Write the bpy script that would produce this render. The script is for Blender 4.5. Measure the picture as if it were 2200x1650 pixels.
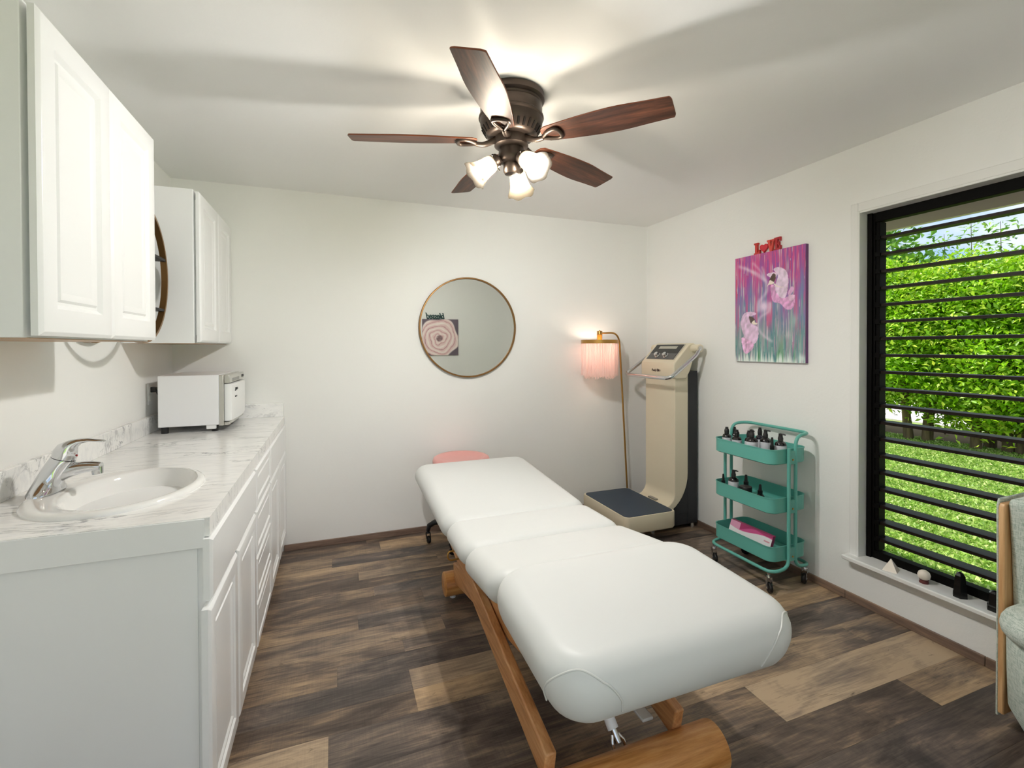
import bpy, bmesh, math, random
import numpy as np
from mathutils import Vector, Matrix, Quaternion

random.seed(7)
for o in list(bpy.data.objects):
    bpy.data.objects.remove(o)
S = bpy.context.scene
COL = S.collection
R = math.radians
PI = math.pi

# ------------------------------------------------------------------ camera
XL, XR, YB, YF, H = -0.955, 2.609, 3.514, 0.08, 2.44
cam_d = bpy.data.cameras.new('camera')
cam = bpy.data.objects.new('camera', cam_d)
COL.objects.link(cam)
cam_d.sensor_width = 36.0
cam_d.lens = 1012.0 / 2200.0 * 36.0
cam_d.shift_y = -(825.0 - 756.0) / 2200.0
cam_d.clip_start = 0.02
cam_d.clip_end = 400
yaw, pitch, roll = R(20.6), R(-0.57), R(-0.18)
fw = Vector((math.sin(yaw) * math.cos(pitch), math.cos(yaw) * math.cos(pitch), math.sin(pitch)))
rt = Vector((math.cos(yaw), -math.sin(yaw), 0))
up = rt.cross(fw)
r2 = rt * math.cos(roll) + up * math.sin(roll)
u2 = up * math.cos(roll) - rt * math.sin(roll)
cam.matrix_world = Matrix(((r2.x, u2.x, -fw.x, 0), (r2.y, u2.y, -fw.y, 0), (r2.z, u2.z, -fw.z, 1.375), (0, 0, 0, 1)))
S.camera = cam

# ------------------------------------------------------------------ view, world, sun
S.view_settings.view_transform = 'Standard'
S.view_settings.look = 'None'
S.view_settings.gamma = 1.0
S.view_settings.use_curve_mapping = False
S.view_settings.exposure = 0.0
S.cycles.use_denoising = True
S.cycles.max_bounces = 14
S.cycles.diffuse_bounces = 8
S.cycles.glossy_bounces = 5
S.cycles.transmission_bounces = 10
S.cycles.transparent_max_bounces = 12
S.cycles.sample_clamp_indirect = 8.0
S.cycles.caustics_reflective = False
S.cycles.caustics_refractive = False

BULB = 1720.0          # radiance of the three fan bulbs
LAMP = 40.0           # radiance of the corner lamp bulb
SUN = 6.0
SKY = 1.25

W = bpy.data.worlds.new('sky')
S.world = W
W.use_nodes = True
nt = W.node_tree
nt.nodes.clear()
def wn(t, **k):
    n = nt.nodes.new(t)
    for a, b in k.items():
        setattr(n, a, b)
    return n
tc = wn('ShaderNodeTexCoord')
mp = wn('ShaderNodeMapping')
mp.inputs['Scale'].default_value = (1.0, 1.0, 2.2)
noi = wn('ShaderNodeTexNoise')
noi.inputs['Scale'].default_value = 3.2
noi.inputs['Detail'].default_value = 7
noi.inputs['Roughness'].default_value = 0.55
rmp = wn('ShaderNodeValToRGB')
rmp.color_ramp.elements[0].position = 0.36
rmp.color_ramp.elements[0].color = (0.30, 0.52, 0.80, 1)
rmp.color_ramp.elements[1].position = 0.56
rmp.color_ramp.elements[1].color = (0.90, 0.93, 0.95, 1)
bg = wn('ShaderNodeBackground')
bg.inputs['Strength'].default_value = SKY
wo = wn('ShaderNodeOutputWorld')
for a, b in ((tc.outputs['Generated'], mp.inputs['Vector']), (mp.outputs['Vector'], noi.inputs['Vector']),
             (noi.outputs['Fac'], rmp.inputs['Fac']), (rmp.outputs['Color'], bg.inputs['Color']),
             (bg.outputs['Background'], wo.inputs['Surface'])):
    nt.links.new(a, b)

sd = bpy.data.lights.new('sun', 'SUN')
sd.energy = SUN
sd.angle = R(0.6)
sd.color = (1.0, 0.95, 0.86)
sun = bpy.data.objects.new('sun', sd)
COL.objects.link(sun)
sun.rotation_euler = Vector((0.22, -0.34, -1.0)).to_track_quat('-Z', 'Y').to_euler()

# ------------------------------------------------------------------ helpers
def root_off(p):
    while p is not None and p.parent is not None:
        p = p.parent
    return Vector(p.location) if p is not None else Vector((0, 0, 0))

class MB:
    """collects shapes, then links them as one mesh object"""
    def __init__(s):
        s.v, s.f = [], []
    def add(s, vs, fs, M=None):
        o = len(s.v)
        for p in vs:
            p = Vector(p)
            s.v.append(M @ p if M is not None else p)
        for f in fs:
            s.f.append([i + o for i in f])
        return s
    def box(s, x0, x1, y0, y1, z0, z1, M=None):
        v = [(x0, y0, z0), (x1, y0, z0), (x1, y1, z0), (x0, y1, z0), (x0, y0, z1), (x1, y0, z1), (x1, y1, z1), (x0, y1, z1)]
        f = [(0, 3, 2, 1), (4, 5, 6, 7), (0, 1, 5, 4), (1, 2, 6, 5), (2, 3, 7, 6), (3, 0, 4, 7)]
        return s.add(v, f, M)
    def rings(s, rings, cap0=True, cap1=True, closed=True, M=None):
        n = len(rings[0])
        v = [p for r in rings for p in r]
        f = []
        for i in range(len(rings) - 1):
            for j in range(n if closed else n - 1):
                a, b = i * n + j, i * n + (j + 1) % n
                f.append((a, b, b + n, a + n))
        if cap0: f.append(tuple(range(n))[::-1])
        if cap1: f.append(tuple((len(rings) - 1) * n + j for j in range(n)))
        return s.add(v, f, M)
    def lathe(s, prof, n=24, M=None, cap0=True, cap1=True):
        rg = [[(r * math.cos(2 * PI * k / n), r * math.sin(2 * PI * k / n), z) for k in range(n)] for r, z in prof]
        return s.rings(rg, cap0, cap1, True, M)
    def cyl(s, p0, p1, r0, r1=None, n=16):
        p0, p1 = Vector(p0), Vector(p1)
        r1 = r0 if r1 is None else r1
        q = (p1 - p0).to_track_quat('Z', 'Y').to_matrix().to_4x4()
        return s.lathe([(r0, 0), (r1, (p1 - p0).length)], n, Matrix.Translation(p0) @ q)
    def tube(s, pts, r, n=10, closed=False, flat=None):
        pts = [Vector(p) for p in pts]
        m = len(pts)
        rg = []
        nrm = None
        for i, p in enumerate(pts):
            a = pts[(i - 1) % m] if (closed or i > 0) else p
            b = pts[(i + 1) % m] if (closed or i < m - 1) else p
            t = (b - a).normalized()
            if nrm is None:
                nrm = t.orthogonal().normalized() if flat is None else Vector(flat)
            nrm = (nrm - t * nrm.dot(t)).normalized()
            bn = t.cross(nrm)
            rr = r[i] if isinstance(r, (list, tuple)) else r
            rg.append([p + nrm * rr * math.cos(2 * PI * k / n) + bn * rr * math.sin(2 * PI * k / n) for k in range(n)])
        if closed:
            rg.append(rg[0])
            return s.rings(rg, False, False)
        return s.rings(rg)
    def prism(s, poly, axis, a, b, M=None):
        """poly: 2D outline in the two other axes, extruded along axis from a to b"""
        def P(u, w, t):
            return {'x': (t, u, w), 'y': (u, t, w), 'z': (u, w, t)}[axis]
        return s.rings([[P(u, w, a) for u, w in poly], [P(u, w, b) for u, w in poly]], M=M)
    def build(s, name, mat, parent=None, smooth=40, bevel=0.0, kind=None, seg=2, local=False):
        me = bpy.data.meshes.new(name)
        off = Vector((0, 0, 0)) if local else root_off(parent)
        me.from_pydata([tuple(p - off) for p in s.v], [], s.f)
        bm = bmesh.new()
        bm.from_mesh(me)
        bmesh.ops.recalc_face_normals(bm, faces=bm.faces)
        bm.to_mesh(me)
        bm.free()
        me.update()
        ob = bpy.data.objects.new(name, me)
        COL.objects.link(ob)
        if mat: me.materials.append(mat)
        if parent is not None: ob.parent = parent
        if bevel > 0:
            b = ob.modifiers.new('edge', 'BEVEL')
            b.width = bevel
            b.segments = seg
            b.limit_method = 'ANGLE'
            b.angle_limit = R(35)
            b.harden_normals = False
        if smooth:
            me.shade_smooth()
            try:
                me.set_sharp_from_angle(angle=R(smooth))
            except Exception:
                pass
        if kind: ob['kind'] = kind
        return ob

def thing(name, label, cat, loc=(0, 0, 0), group=None):
    o = bpy.data.objects.new(name, None)
    o.empty_display_size = 0.05
    COL.objects.link(o)
    o.location = loc
    o['label'] = label
    o['category'] = cat
    if group: o['group'] = group
    return o
def tag(o, label, cat, group=None):
    o['label'] = label
    o['category'] = cat
    if group: o['group'] = group
    return o
def part_label(o, t):
    o['label'] = t
    return o
def copy_tree(o, parent=None):
    c = o.copy()
    COL.objects.link(c)
    c.parent = parent
    for ch in [x for x in bpy.data.objects if x.parent == o and x != c]:
        copy_tree(ch, c)
    return c
def origin(o, p):
    """move an unparented mesh object's origin to p"""
    p = Vector(p)
    o.data.transform(Matrix.Translation(-p))
    o.location = p
    return o
def rrect(hx, hy, r, n=6):
    out = []
    for cx, cy, a0 in ((hx - r, hy - r, 0), (-hx + r, hy - r, PI / 2), (-hx + r, -hy + r, PI), (hx - r, -hy + r, 1.5 * PI)):
        for k in range(n + 1):
            a = a0 + PI / 2 * k / n
            out.append((cx + r * math.cos(a), cy + r * math.sin(a)))
    return out
def bez(p0, p1, p2, p3, n=8):
    p0, p1, p2, p3 = (Vector(p) for p in (p0, p1, p2, p3))
    return [(1 - t) ** 3 * p0 + 3 * (1 - t) ** 2 * t * p1 + 3 * (1 - t) * t * t * p2 + t ** 3 * p3 for t in [k / n for k in range(n + 1)]]
def round_path(pts, r, n=6):
    """polyline with its inner corners rounded"""
    pts = [Vector(p) for p in pts]
    out = [pts[0]]
    for i in range(1, len(pts) - 1):
        a, b, c = pts[i - 1], pts[i], pts[i + 1]
        rr = r[i - 1] if isinstance(r, (list, tuple)) else r
        d1 = (a - b).normalized() * min(rr, (a - b).length * .49)
        d2 = (c - b).normalized() * min(rr, (c - b).length * .49)
        for k in range(n + 1):
            t = k / n
            out.append((1 - t) ** 2 * (b + d1) + 2 * (1 - t) * t * b + t * t * (b + d2))
    out.append(pts[-1])
    return out
def srgb(r, g, b):
    f = lambda c: (c / 255 / 12.92) if c / 255 <= 0.04045 else ((c / 255 + 0.055) / 1.055) ** 2.4
    return (f(r), f(g), f(b), 1.0)

# ------------------------------------------------------------------ materials
def mat(name, col=(0.8, 0.8, 0.8, 1), rough=0.5, metal=0.0, spec=0.5, coat=0.0, emit=None, estr=0.0):
    m = bpy.data.materials.new(name)
    m.use_nodes = True
    b = m.node_tree.nodes['Principled BSDF']
    b.inputs['Base Color'].default_value = col
    b.inputs['Roughness'].default_value = rough
    b.inputs['Metallic'].default_value = metal
    b.inputs['Specular IOR Level'].default_value = spec
    b.inputs['Coat Weight'].default_value = coat
    if emit:
        b.inputs['Emission Color'].default_value = emit
        b.inputs['Emission Strength'].default_value = estr
    return m
class NT:
    def __init__(s, m):
        s.t = m.node_tree
        s.b = s.t.nodes['Principled BSDF']
    def n(s, typ, **k):
        nd = s.t.nodes.new(typ)
        for a, v in k.items():
            if a in nd.inputs: nd.inputs[a].default_value = v
            else: setattr(nd, a, v)
        return nd
    def l(s, a, b):
        s.t.links.new(a, b)
    def coord(s, scale=(1, 1, 1), rot=(0, 0, 0), kind='Object', loc=(0, 0, 0)):
        c = s.n('ShaderNodeTexCoord')
        m = s.n('ShaderNodeMapping')
        m.inputs['Scale'].default_value = scale
        m.inputs['Rotation'].default_value = rot
        m.inputs['Location'].default_value = loc
        s.l(c.outputs[kind], m.inputs['Vector'])
        return m.outputs['Vector']
    def noise(s, vec, scale, detail=4, rough=0.55, dist=0.0):
        nd = s.n('ShaderNodeTexNoise')
        nd.inputs['Scale'].default_value = scale
        nd.inputs['Detail'].default_value = detail
        nd.inputs['Roughness'].default_value = rough
        nd.inputs['Distortion'].default_value = dist
        s.l(vec, nd.inputs['Vector'])
        return nd.outputs['Fac']
    def ramp(s, fac, stops):
        r = s.n('ShaderNodeValToRGB')
        e = r.color_ramp.elements
        while len(e) > 1: e.remove(e[-1])
        e[0].position, e[0].color = stops[0]
        for p, c in stops[1:]:
            x = e.new(p)
            x.color = c
        s.l(fac, r.inputs['Fac'])
        return r.outputs['Color']
    def mix(s, a, b, fac, mode='MIX'):
        m = s.n('ShaderNodeMix', data_type='RGBA', blend_type=mode)
        for sock, val in ((m.inputs[6], a), (m.inputs[7], b), (m.inputs[0], fac)):
            if hasattr(val, 'links'): s.l(val, sock)
            else: sock.default_value = val
        return m.outputs[2]
    def bump(s, h, strength, dist=0.002):
        b = s.n('ShaderNodeBump')
        b.inputs['Strength'].default_value = strength
        b.inputs['Distance'].default_value = dist
        s.l(h, b.inputs['Height'])
        s.l(b.outputs['Normal'], s.b.inputs['Normal'])
def g(v): return (v, v, v, 1)

def paint(name, col, rough, scale=55, strength=0.25):
    m = mat(name, col, rough, spec=0.35)
    t = NT(m)
    c = t.coord()
    n1 = t.noise(c, scale, 3)
    t.bump(n1, strength, 0.0015)
    n2 = t.noise(c, 2.0, 3)
    t.l(t.mix(col, tuple(x * .97 for x in col[:3]) + (1,), n2), t.b.inputs['Base Color'])
    return m
M_wall = paint('wall_paint', (0.855, 0.858, 0.836, 1), 0.45)
M_wallr = paint('wall_paint_textured', (0.855, 0.858, 0.836, 1), 0.5, 70, 0.5)
M_ceil = paint('ceiling_paint', (0.865, 0.87, 0.86, 1), 0.7, 40, 0.3)
M_trim = mat('white_trim', (0.80, 0.80, 0.78, 1), 0.3)
M_cab = mat('cabinet_white', (0.84, 0.85, 0.85, 1), 0.28, coat=0.1)
M_cabin = mat('cabinet_shadow_gap', (0.25, 0.26, 0.26, 1), 0.6)
M_ext = mat('exterior_wall', (0.6, 0.6, 0.57, 1), 0.8)

def wood(name, stops, axis='x', fine=1.0, rough=0.35, bump=0.1, rot=(0, 0, 0), coat=0.0):
    m = mat(name, rough=rough, coat=coat)
    t = NT(m)
    sc = {'x': (1.2, 14, 14), 'y': (14, 1.2, 14), 'z': (14, 14, 1.2)}[axis]
    sc = tuple(a * fine for a in sc)
    c = t.coord(sc, rot)
    n1 = t.noise(c, 1.6, 6, 0.6, 0.6)
    c2 = t.coord(tuple(a * 5 for a in sc), rot)
    n2 = t.noise(c2, 2.0, 3, 0.6)
    mx = t.n('ShaderNodeMath', operation='MULTIPLY_ADD')
    t.l(n2, mx.inputs[0])
    mx.inputs[1].default_value = 0.35
    t.l(n1, mx.inputs[2])
    sb = t.n('ShaderNodeMath', operation='SUBTRACT')
    t.l(mx.outputs[0], sb.inputs[0])
    sb.inputs[1].default_value = 0.17
    t.l(t.ramp(sb.outputs[0], stops), t.b.inputs['Base Color'])
    t.bump(n2, bump, 0.001)
    return m
oak = [(0.3, srgb(150, 98, 54)), (0.5, srgb(194, 138, 88)), (0.7, srgb(216, 168, 118))]
M_oak_x = wood('oak_across', [(0.3, srgb(168, 108, 50)), (0.5, srgb(208, 146, 82)), (0.7, srgb(230, 178, 114))], 'x', 1.0)
M_oak_y = wood('oak_along', oak, 'y', 1.0)
M_walnut = wood('walnut_blade', [(0.30, srgb(30, 17, 12)), (0.5, srgb(66, 38, 26)), (0.72, srgb(104, 62, 42))], 'x', 1.3, 0.45, 0.05)
M_bladeedge = mat('blade_edge', srgb(120, 62, 34), 0.4)
M_ply = wood('plywood_edge', [(0.3, srgb(190, 140, 90)), (0.7, srgb(222, 180, 130))], 'z', 1.5)
M_under = wood('cabinet_underside', [(0.3, srgb(150, 112, 74)), (0.7, srgb(186, 146, 102))], 'y', 0.8)
M_bronze = mat('oil_rubbed_bronze', srgb(74, 64, 58), 0.38, 0.75)
M_bronzed = mat('bronze_dark', srgb(28, 24, 22), 0.5, 0.5)
M_brass = mat('aged_brass', srgb(186, 142, 78), 0.28, 0.9)
M_gold = mat('bronze_gold_frame', srgb(140, 104, 62), 0.35, 0.7)
M_chrome = mat('chrome', (0.66, 0.67, 0.69, 1), 0.06, 1.0)
M_steel = mat('brushed_steel', (0.62, 0.61, 0.57, 1), 0.25, 0.9)
M_black = mat('black_plastic', srgb(18, 18, 19), 0.4)
M_blackg = mat('black_gloss', srgb(9, 8, 8), 0.15)
M_blackf = mat('black_window_metal', srgb(10, 9, 8), 0.6, spec=0.08)
M_slat = mat('dark_brown_slat', srgb(32, 24, 20), 0.42, spec=0.15)
M_white = mat('white_plastic', (0.82, 0.83, 0.83, 1), 0.3)
M_whitem = mat('white_painted_metal', (0.80, 0.81, 0.83, 1), 0.25, coat=0.2)
M_porc = mat('porcelain', (0.84, 0.84, 0.82, 1), 0.08, coat=0.5)
M_teal = mat('teal_powder_coat', srgb(96, 172, 160), 0.35)
M_red = mat('red_enamel', srgb(196, 52, 48), 0.35)
M_beige = mat('cream_enamel', srgb(218, 208, 184), 0.35)
M_charcoal = mat('charcoal_body', srgb(38, 40, 43), 0.5)
M_navy = mat('navy_rubber', srgb(42, 58, 76), 0.5)
M_panel = mat('black_panel', srgb(20, 20, 21), 0.2)
M_panelg = mat('grey_panel', srgb(84, 84, 84), 0.35)
M_dialw = mat('dial_strip', srgb(172, 170, 158), 0.3)
M_pinkv = mat('pink_vinyl', srgb(226, 164, 158), 0.35)
M_upw = mat('white_vinyl', (0.63, 0.64, 0.625, 1), 0.42, spec=0.3)
M_pipe = mat('white_piping', (0.61, 0.615, 0.59, 1), 0.4)
M_label = mat('white_label', (0.62, 0.62, 0.66, 1), 0.45)
M_bottle = mat('dark_bottle', srgb(14, 12, 13), 0.12, spec=0.6)
M_bottleb = mat('cobalt_bottle', srgb(14, 14, 30), 0.1, spec=0.6)
M_soap = mat('tan_lid', srgb(126, 92, 70), 0.5)
M_mirror = mat('mirror_glass', (0.80, 0.82, 0.79, 1), 0.0, 1.0)
M_selen = mat('selenite', srgb(232, 222, 208), 0.35)
M_maroon = mat('maroon_wood', srgb(92, 38, 34), 0.4)
M_obsid = mat('obsidian', srgb(8, 8, 9), 0.25)
M_tealsign = mat('dark_teal_sign', srgb(16, 62, 62), 0.5)
M_greym = mat('grey_metal', srgb(150, 150, 146), 0.4, 0.3)
M_grout = mat('plank_joint', srgb(58, 50, 44), 0.8)

# marble laminate
M_marble = mat('marble_laminate', rough=0.16, spec=0.5)
t = NT(M_marble)
c = t.coord((1.0, 5.0, 3.0), (0, 0, R(-26)))
n1 = t.noise(c, 1.7, 8, 0.62, 0.9)
vein = t.ramp(n1, [(0.30, g(0)), (0.478, g(0)), (0.50, g(.9)), (0.512, g(0)), (0.60, g(0)), (0.615, g(.5)), (0.65, g(0))])
n2 = t.noise(t.coord((1.0, 2.0, 1.5), (0, 0, R(-26))), 2.6, 4)
msk = t.ramp(n2, [(0.42, g(0.0)), (0.60, g(1))])
n3 = t.noise(c, 9.0, 5, 0.6, 0.4)
cloud = t.mix(srgb(240, 240, 238), srgb(222, 223, 224), t.ramp(n3, [(0.48, g(0)), (0.75, g(1))]))
vm = t.n('ShaderNodeMath', operation='MULTIPLY')
t.l(vein, vm.inputs[0]); t.l(msk, vm.inputs[1])
t.l(t.mix(cloud, srgb(112, 114, 120), vm.outputs[0]), t.b.inputs['Base Color'])

# vinyl floor plank: object colour carries (tone, warmth, seed)
M_plank = mat('vinyl_plank', rough=0.36, spec=0.4)
t = NT(M_plank)
oi = t.n('ShaderNodeObjectInfo')
sx = t.n('ShaderNodeSeparateColor')
t.l(oi.outputs['Color'], sx.inputs[0])
tcn = t.n('ShaderNodeTexCoord')
off = t.n('ShaderNodeVectorMath', operation='MULTIPLY_ADD')
off.inputs[0].default_value = (1, 1, 1)
cmb = t.n('ShaderNodeCombineXYZ')
sm = t.n('ShaderNodeMath', operation='MULTIPLY'); sm.inputs[1].default_value = 37.0
t.l(sx.outputs[2], sm.inputs[0])
for k in range(3): t.l(sm.outputs[0], cmb.inputs[k])
va = t.n('ShaderNodeVectorMath', operation='ADD')
t.l(tcn.outputs['Object'], va.inputs[0]); t.l(cmb.outputs[0], va.inputs[1])
def vscale(v, s):
    m = t.n('ShaderNodeMapping'); m.inputs['Scale'].default_value = s
    t.l(v, m.inputs['Vector']); return m.outputs['Vector']
big = t.noise(vscale(va.outputs[0], (1.6, 6.0, 1)), 1.5, 5, 0.6, 0.8)
grain = t.noise(vscale(va.outputs[0], (3.0, 60.0, 1)), 2.0, 6, 0.65, 0.3)
saw = t.noise(vscale(va.outputs[0], (260.0, 3.0, 1)), 1.0, 2, 0.5)
knot = t.noise(vscale(va.outputs[0], (5.0, 17.0, 1)), 1.3, 5, 0.62, 1.6)
def madd(a, k, b):
    m = t.n('ShaderNodeMath', operation='MULTIPLY_ADD')
    for sock, val in zip(m.inputs, (a, k, b)):
        if hasattr(val, 'links'): t.l(val, sock)
        else: sock.default_value = val
    return m.outputs[0]
v = madd(big, 1.5, -0.75)
v = madd(grain, 0.75, v)
v = madd(saw, 0.14, v)
v = madd(sx.outputs[0], 1.0, v)
v = madd(v, 1.0, -0.24)
dark = t.ramp(v, [(0.0, srgb(42, 34, 29)), (0.28, srgb(72, 60, 52)), (0.5, srgb(102, 86, 74)), (0.72, srgb(146, 123, 98)), (1.0, srgb(190, 160, 124))])
cool = t.ramp(v, [(0.0, srgb(44, 40, 39)), (0.28, srgb(74, 68, 66)), (0.5, srgb(102, 93, 88)), (0.72, srgb(138, 124, 112)), (1.0, srgb(176, 158, 136))])
basec = t.mix(cool, dark, sx.outputs[1])
basec = t.mix(basec, srgb(46, 38, 33), t.ramp(knot, [(0.62, g(0)), (0.72, g(0.75))]))
t.l(basec, t.b.inputs['Base Color'])
t.bump(grain, 0.12, 0.001)

# baseboard: same print, thin
M_base = wood('baseboard_print', [(0.3, srgb(92, 74, 64)), (0.5, srgb(128, 106, 92)), (0.75, srgb(160, 136, 116))], 'x', 0.8, 0.5)
M_base_y = wood('baseboard_print_y', [(0.3, srgb(92, 74, 64)), (0.5, srgb(122, 100, 86)), (0.75, srgb(156, 128, 104))], 'y', 0.8, 0.5)

# frosted glass shade
M_shade = bpy.data.materials.new('frosted_glass')
M_shade.use_nodes = True
tt = M_shade.node_tree
tt.nodes.clear()
o_ = tt.nodes.new('ShaderNodeOutputMaterial')
# tinted glass: lets the bulb shine through, with a faint frosted scatter
tp = tt.nodes.new('ShaderNodeBsdfTransparent'); tp.inputs['Color'].default_value = (0.30, 0.285, 0.26, 1)
tr = tt.nodes.new('ShaderNodeBsdfTranslucent'); tr.inputs['Color'].default_value = (0.0085, 0.0070, 0.0049, 1)
gl = tt.nodes.new('ShaderNodeBsdfGlossy'); gl.inputs['Roughness'].default_value = 0.3; gl.inputs['Color'].default_value = (0.02, 0.02, 0.02, 1)
dfs = tt.nodes.new('ShaderNodeBsdfDiffuse'); dfs.inputs['Color'].default_value = (0.0042, 0.0034, 0.0024, 1)
a0 = tt.nodes.new('ShaderNodeAddShader'); tt.links.new(tr.outputs[0], a0.inputs[0]); tt.links.new(dfs.outputs[0], a0.inputs[1])
a1 = tt.nodes.new('ShaderNodeAddShader'); a2 = tt.nodes.new('ShaderNodeAddShader')
tt.links.new(tp.outputs[0], a1.inputs[0]); tt.links.new(a0.outputs[0], a1.inputs[1])
tt.links.new(a1.outputs[0], a2.inputs[0]); tt.links.new(gl.outputs[0], a2.inputs[1])
tt.links.new(a2.outputs[0], o_.inputs[0])
M_fringe = bpy.data.materials.new('pink_fringe')
M_fringe.use_nodes = True
tt = M_fringe.node_tree
tt.nodes.clear()
o_ = tt.nodes.new('ShaderNodeOutputMaterial')
tr = tt.nodes.new('ShaderNodeBsdfTranslucent'); tr.inputs['Color'].default_value = (0.98, 0.87, 0.84, 1)
df = tt.nodes.new('ShaderNodeBsdfDiffuse'); df.inputs['Color'].default_value = (0.95, 0.83, 0.80, 1)
m1 = tt.nodes.new('ShaderNodeMixShader'); m1.inputs[0].default_value = 0.5
tt.links.new(tr.outputs[0], m1.inputs[1]); tt.links.new(df.outputs[0], m1.inputs[2])
tt.links.new(m1.outputs[0], o_.inputs[0])
M_bulb = mat('lit_bulb', (1, 1, 1, 1), 0.5, emit=(1.0, 0.985, 0.96, 1), estr=BULB)
M_bulb2 = mat('lit_lamp_bulb', (1, 1, 1, 1), 0.5, emit=(1.0, 0.86, 0.70, 1), estr=LAMP)

# fabric of the armchair
M_fab = mat('sage_linen', srgb(176, 190, 180), 0.9, spec=0.2)
t = NT(M_fab)
w1 = t.noise(t.coord((420, 420, 40)), 1.0, 2)
w2 = t.noise(t.coord((40, 40, 420)), 1.0, 2)
ad = t.n('ShaderNodeMath', operation='ADD'); t.l(w1, ad.inputs[0]); t.l(w2, ad.inputs[1])
t.l(t.ramp(ad.outputs[0], [(0.6, srgb(150, 166, 156)), (1.0, srgb(186, 199, 190)), (1.35, srgb(206, 214, 206))]), t.b.inputs['Base Color'])
t.bump(ad.outputs[0], 0.3, 0.001)

def vcol_mat(name, rough=0.6):
    m = mat(name, rough=rough)
    t = NT(m)
    a = t.n('ShaderNodeAttribute', attribute_name='Col')
    t.l(a.outputs['Color'], t.b.inputs['Base Color'])
    return m
M_paint = vcol_mat('painted_canvas', 0.55)
M_leaf = vcol_mat('leaf', 0.42)
tl = NT(M_leaf)
mixn = tl.n('ShaderNodeMixShader')
trn = tl.n('ShaderNodeBsdfTranslucent')
at = tl.n('ShaderNodeAttribute', attribute_name='Col')
tl.l(at.outputs['Color'], trn.inputs['Color'])
outn = [n for n in tl.t.nodes if n.type == 'OUTPUT_MATERIAL'][0]
mixn.inputs[0].default_value = 0.35
tl.l(tl.b.outputs[0], mixn.inputs[1]); tl.l(trn.outputs[0], mixn.inputs[2]); tl.l(mixn.outputs[0], outn.inputs[0])

# ------------------------------------------------------------------ room shell
WT = 0.14
def struct(o):
    o['kind'] = 'structure'
    return o
fl = struct(MB().box(XL - WT, XR + WT, YF - WT, YB + WT, -0.12, -0.006).build('floor', M_grout, smooth=0))
rows = [YF, 0.18, 0.35, 0.53, 0.70, 0.90, 1.095, 1.25, 1.44, 1.602, 1.778, 1.90, 2.026, 2.153,
        2.245, 2.40, 2.54, 2.70, 2.805, 2.912, 3.016, 3.139, 3.272, 3.448, YB]
# planks read off the photograph: row start -> joints and tones
known = {
    1.602: ([-0.03], [0.80, 0.24]), 1.778: ([0.286], [0.26, 0.62]), 1.90: ([0.286], [0.26, 0.60]),
    1.25: ([0.30, 1.541], [0.3, 0.30, 0.72]), 1.095: ([0.9, 2.162], [0.35, 0.22, 0.60]), 1.44: ([0.9, 2.311], [0.35, 0.5, 0.40]),
    0.90: ([1.30], [0.3, 0.22]), 0.70: ([0.6, 1.9], [0.4, 0.22, 0.30]), 3.272: ([0.285, 1.6], [0.34, 0.60, 0.35]), 3.139: ([-0.026, 1.1], [0.52, 0.28, 0.38]),
    2.912: ([0.125, 1.3], [0.28, 0.58, 0.4]), 3.016: ([0.62, 1.7], [0.56, 0.40, 0.3]), 2.153: ([0.288, 1.4], [0.38, 0.46, 0.3]), 2.026: ([0.0, 1.1], [0.42, 0.24, 0.4]),
    2.805: ([0.7], [0.30, 0.36]), 2.70: ([0.2], [0.36, 0.26]), 2.54: ([0.45], [0.30, 0.34]), 2.40: ([0.1], [0.40, 0.30]), 2.245: ([0.5], [0.46, 0.28]),
    3.448: ([0.2, 1.2], [0.3, 0.34, 0.3]), 1.44 + 1e-9: ([], []),
}
rp = random.Random(11)
def plank(x0, x1, y0, y1, tone):
    m = MB()
    e = 0.0003
    h = rp.uniform(-0.0002, 0.0)
    m.box(x0 + e, x1 - e, y0 + e, y1 - e, -0.006, h)
    o = m.build('plank', M_plank, fl, smooth=0)
    o.color = (tone, rp.uniform(0.35, 1.0), rp.random(), 1)
for a, b in zip(rows[:-1], rows[1:]):
    k = min(known, key=lambda q: abs(q - a))
    if abs(k - a) < 1e-4:
        cuts, tones = known[k]
    else:
        x = XL + rp.uniform(0.3, 1.1)
        cuts, tones = [], [rp.uniform(0.2, 0.5)]
        while x < XR - 0.2:
            cuts.append(x); tones.append(rp.uniform(0.2, 0.55)); x += 1.2
    xs = [XL] + list(cuts) + [XR]
    for i in range(len(xs) - 1):
        plank(xs[i], xs[i + 1], a, b, tones[i])
struct(MB().box(XL - WT, XR + WT, YF - WT, YB + WT, H, H + 0.15).build('ceiling', M_ceil, smooth=0))
struct(MB().box(XL - WT, XR + WT, YB, YB + WT, -0.006, H).build('wall_back', M_wall, smooth=0))
struct(MB().box(XL - WT, XL, YF, YB, -0.006, H).build('wall_left', M_wall, smooth=0))
WY0, WY1, WZ0, WZ1 = 0.62, 1.70, 0.245, 2.088
m = MB()
m.box(XR, XR + WT, WY1, YB, -0.006, H).box(XR, XR + WT, YF, WY0, -0.006, H)
m.box(XR, XR + WT, WY0, WY1, -0.006, WZ0).box(XR, XR + WT, WY0, WY1, WZ1, H)
struct(m.build('wall_right', M_wallr, smooth=0))
DX0, DX1, DZ = -0.62, 0.92, 2.06
m = MB()
m.box(XL - WT, DX0, YF - WT, YF, -0.006, H).box(DX1, XR + WT, YF - WT, YF, -0.006, H).box(DX0, DX1, YF - WT, YF, DZ, H)
struct(m.build('wall_front', M_wall, smooth=0))
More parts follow.
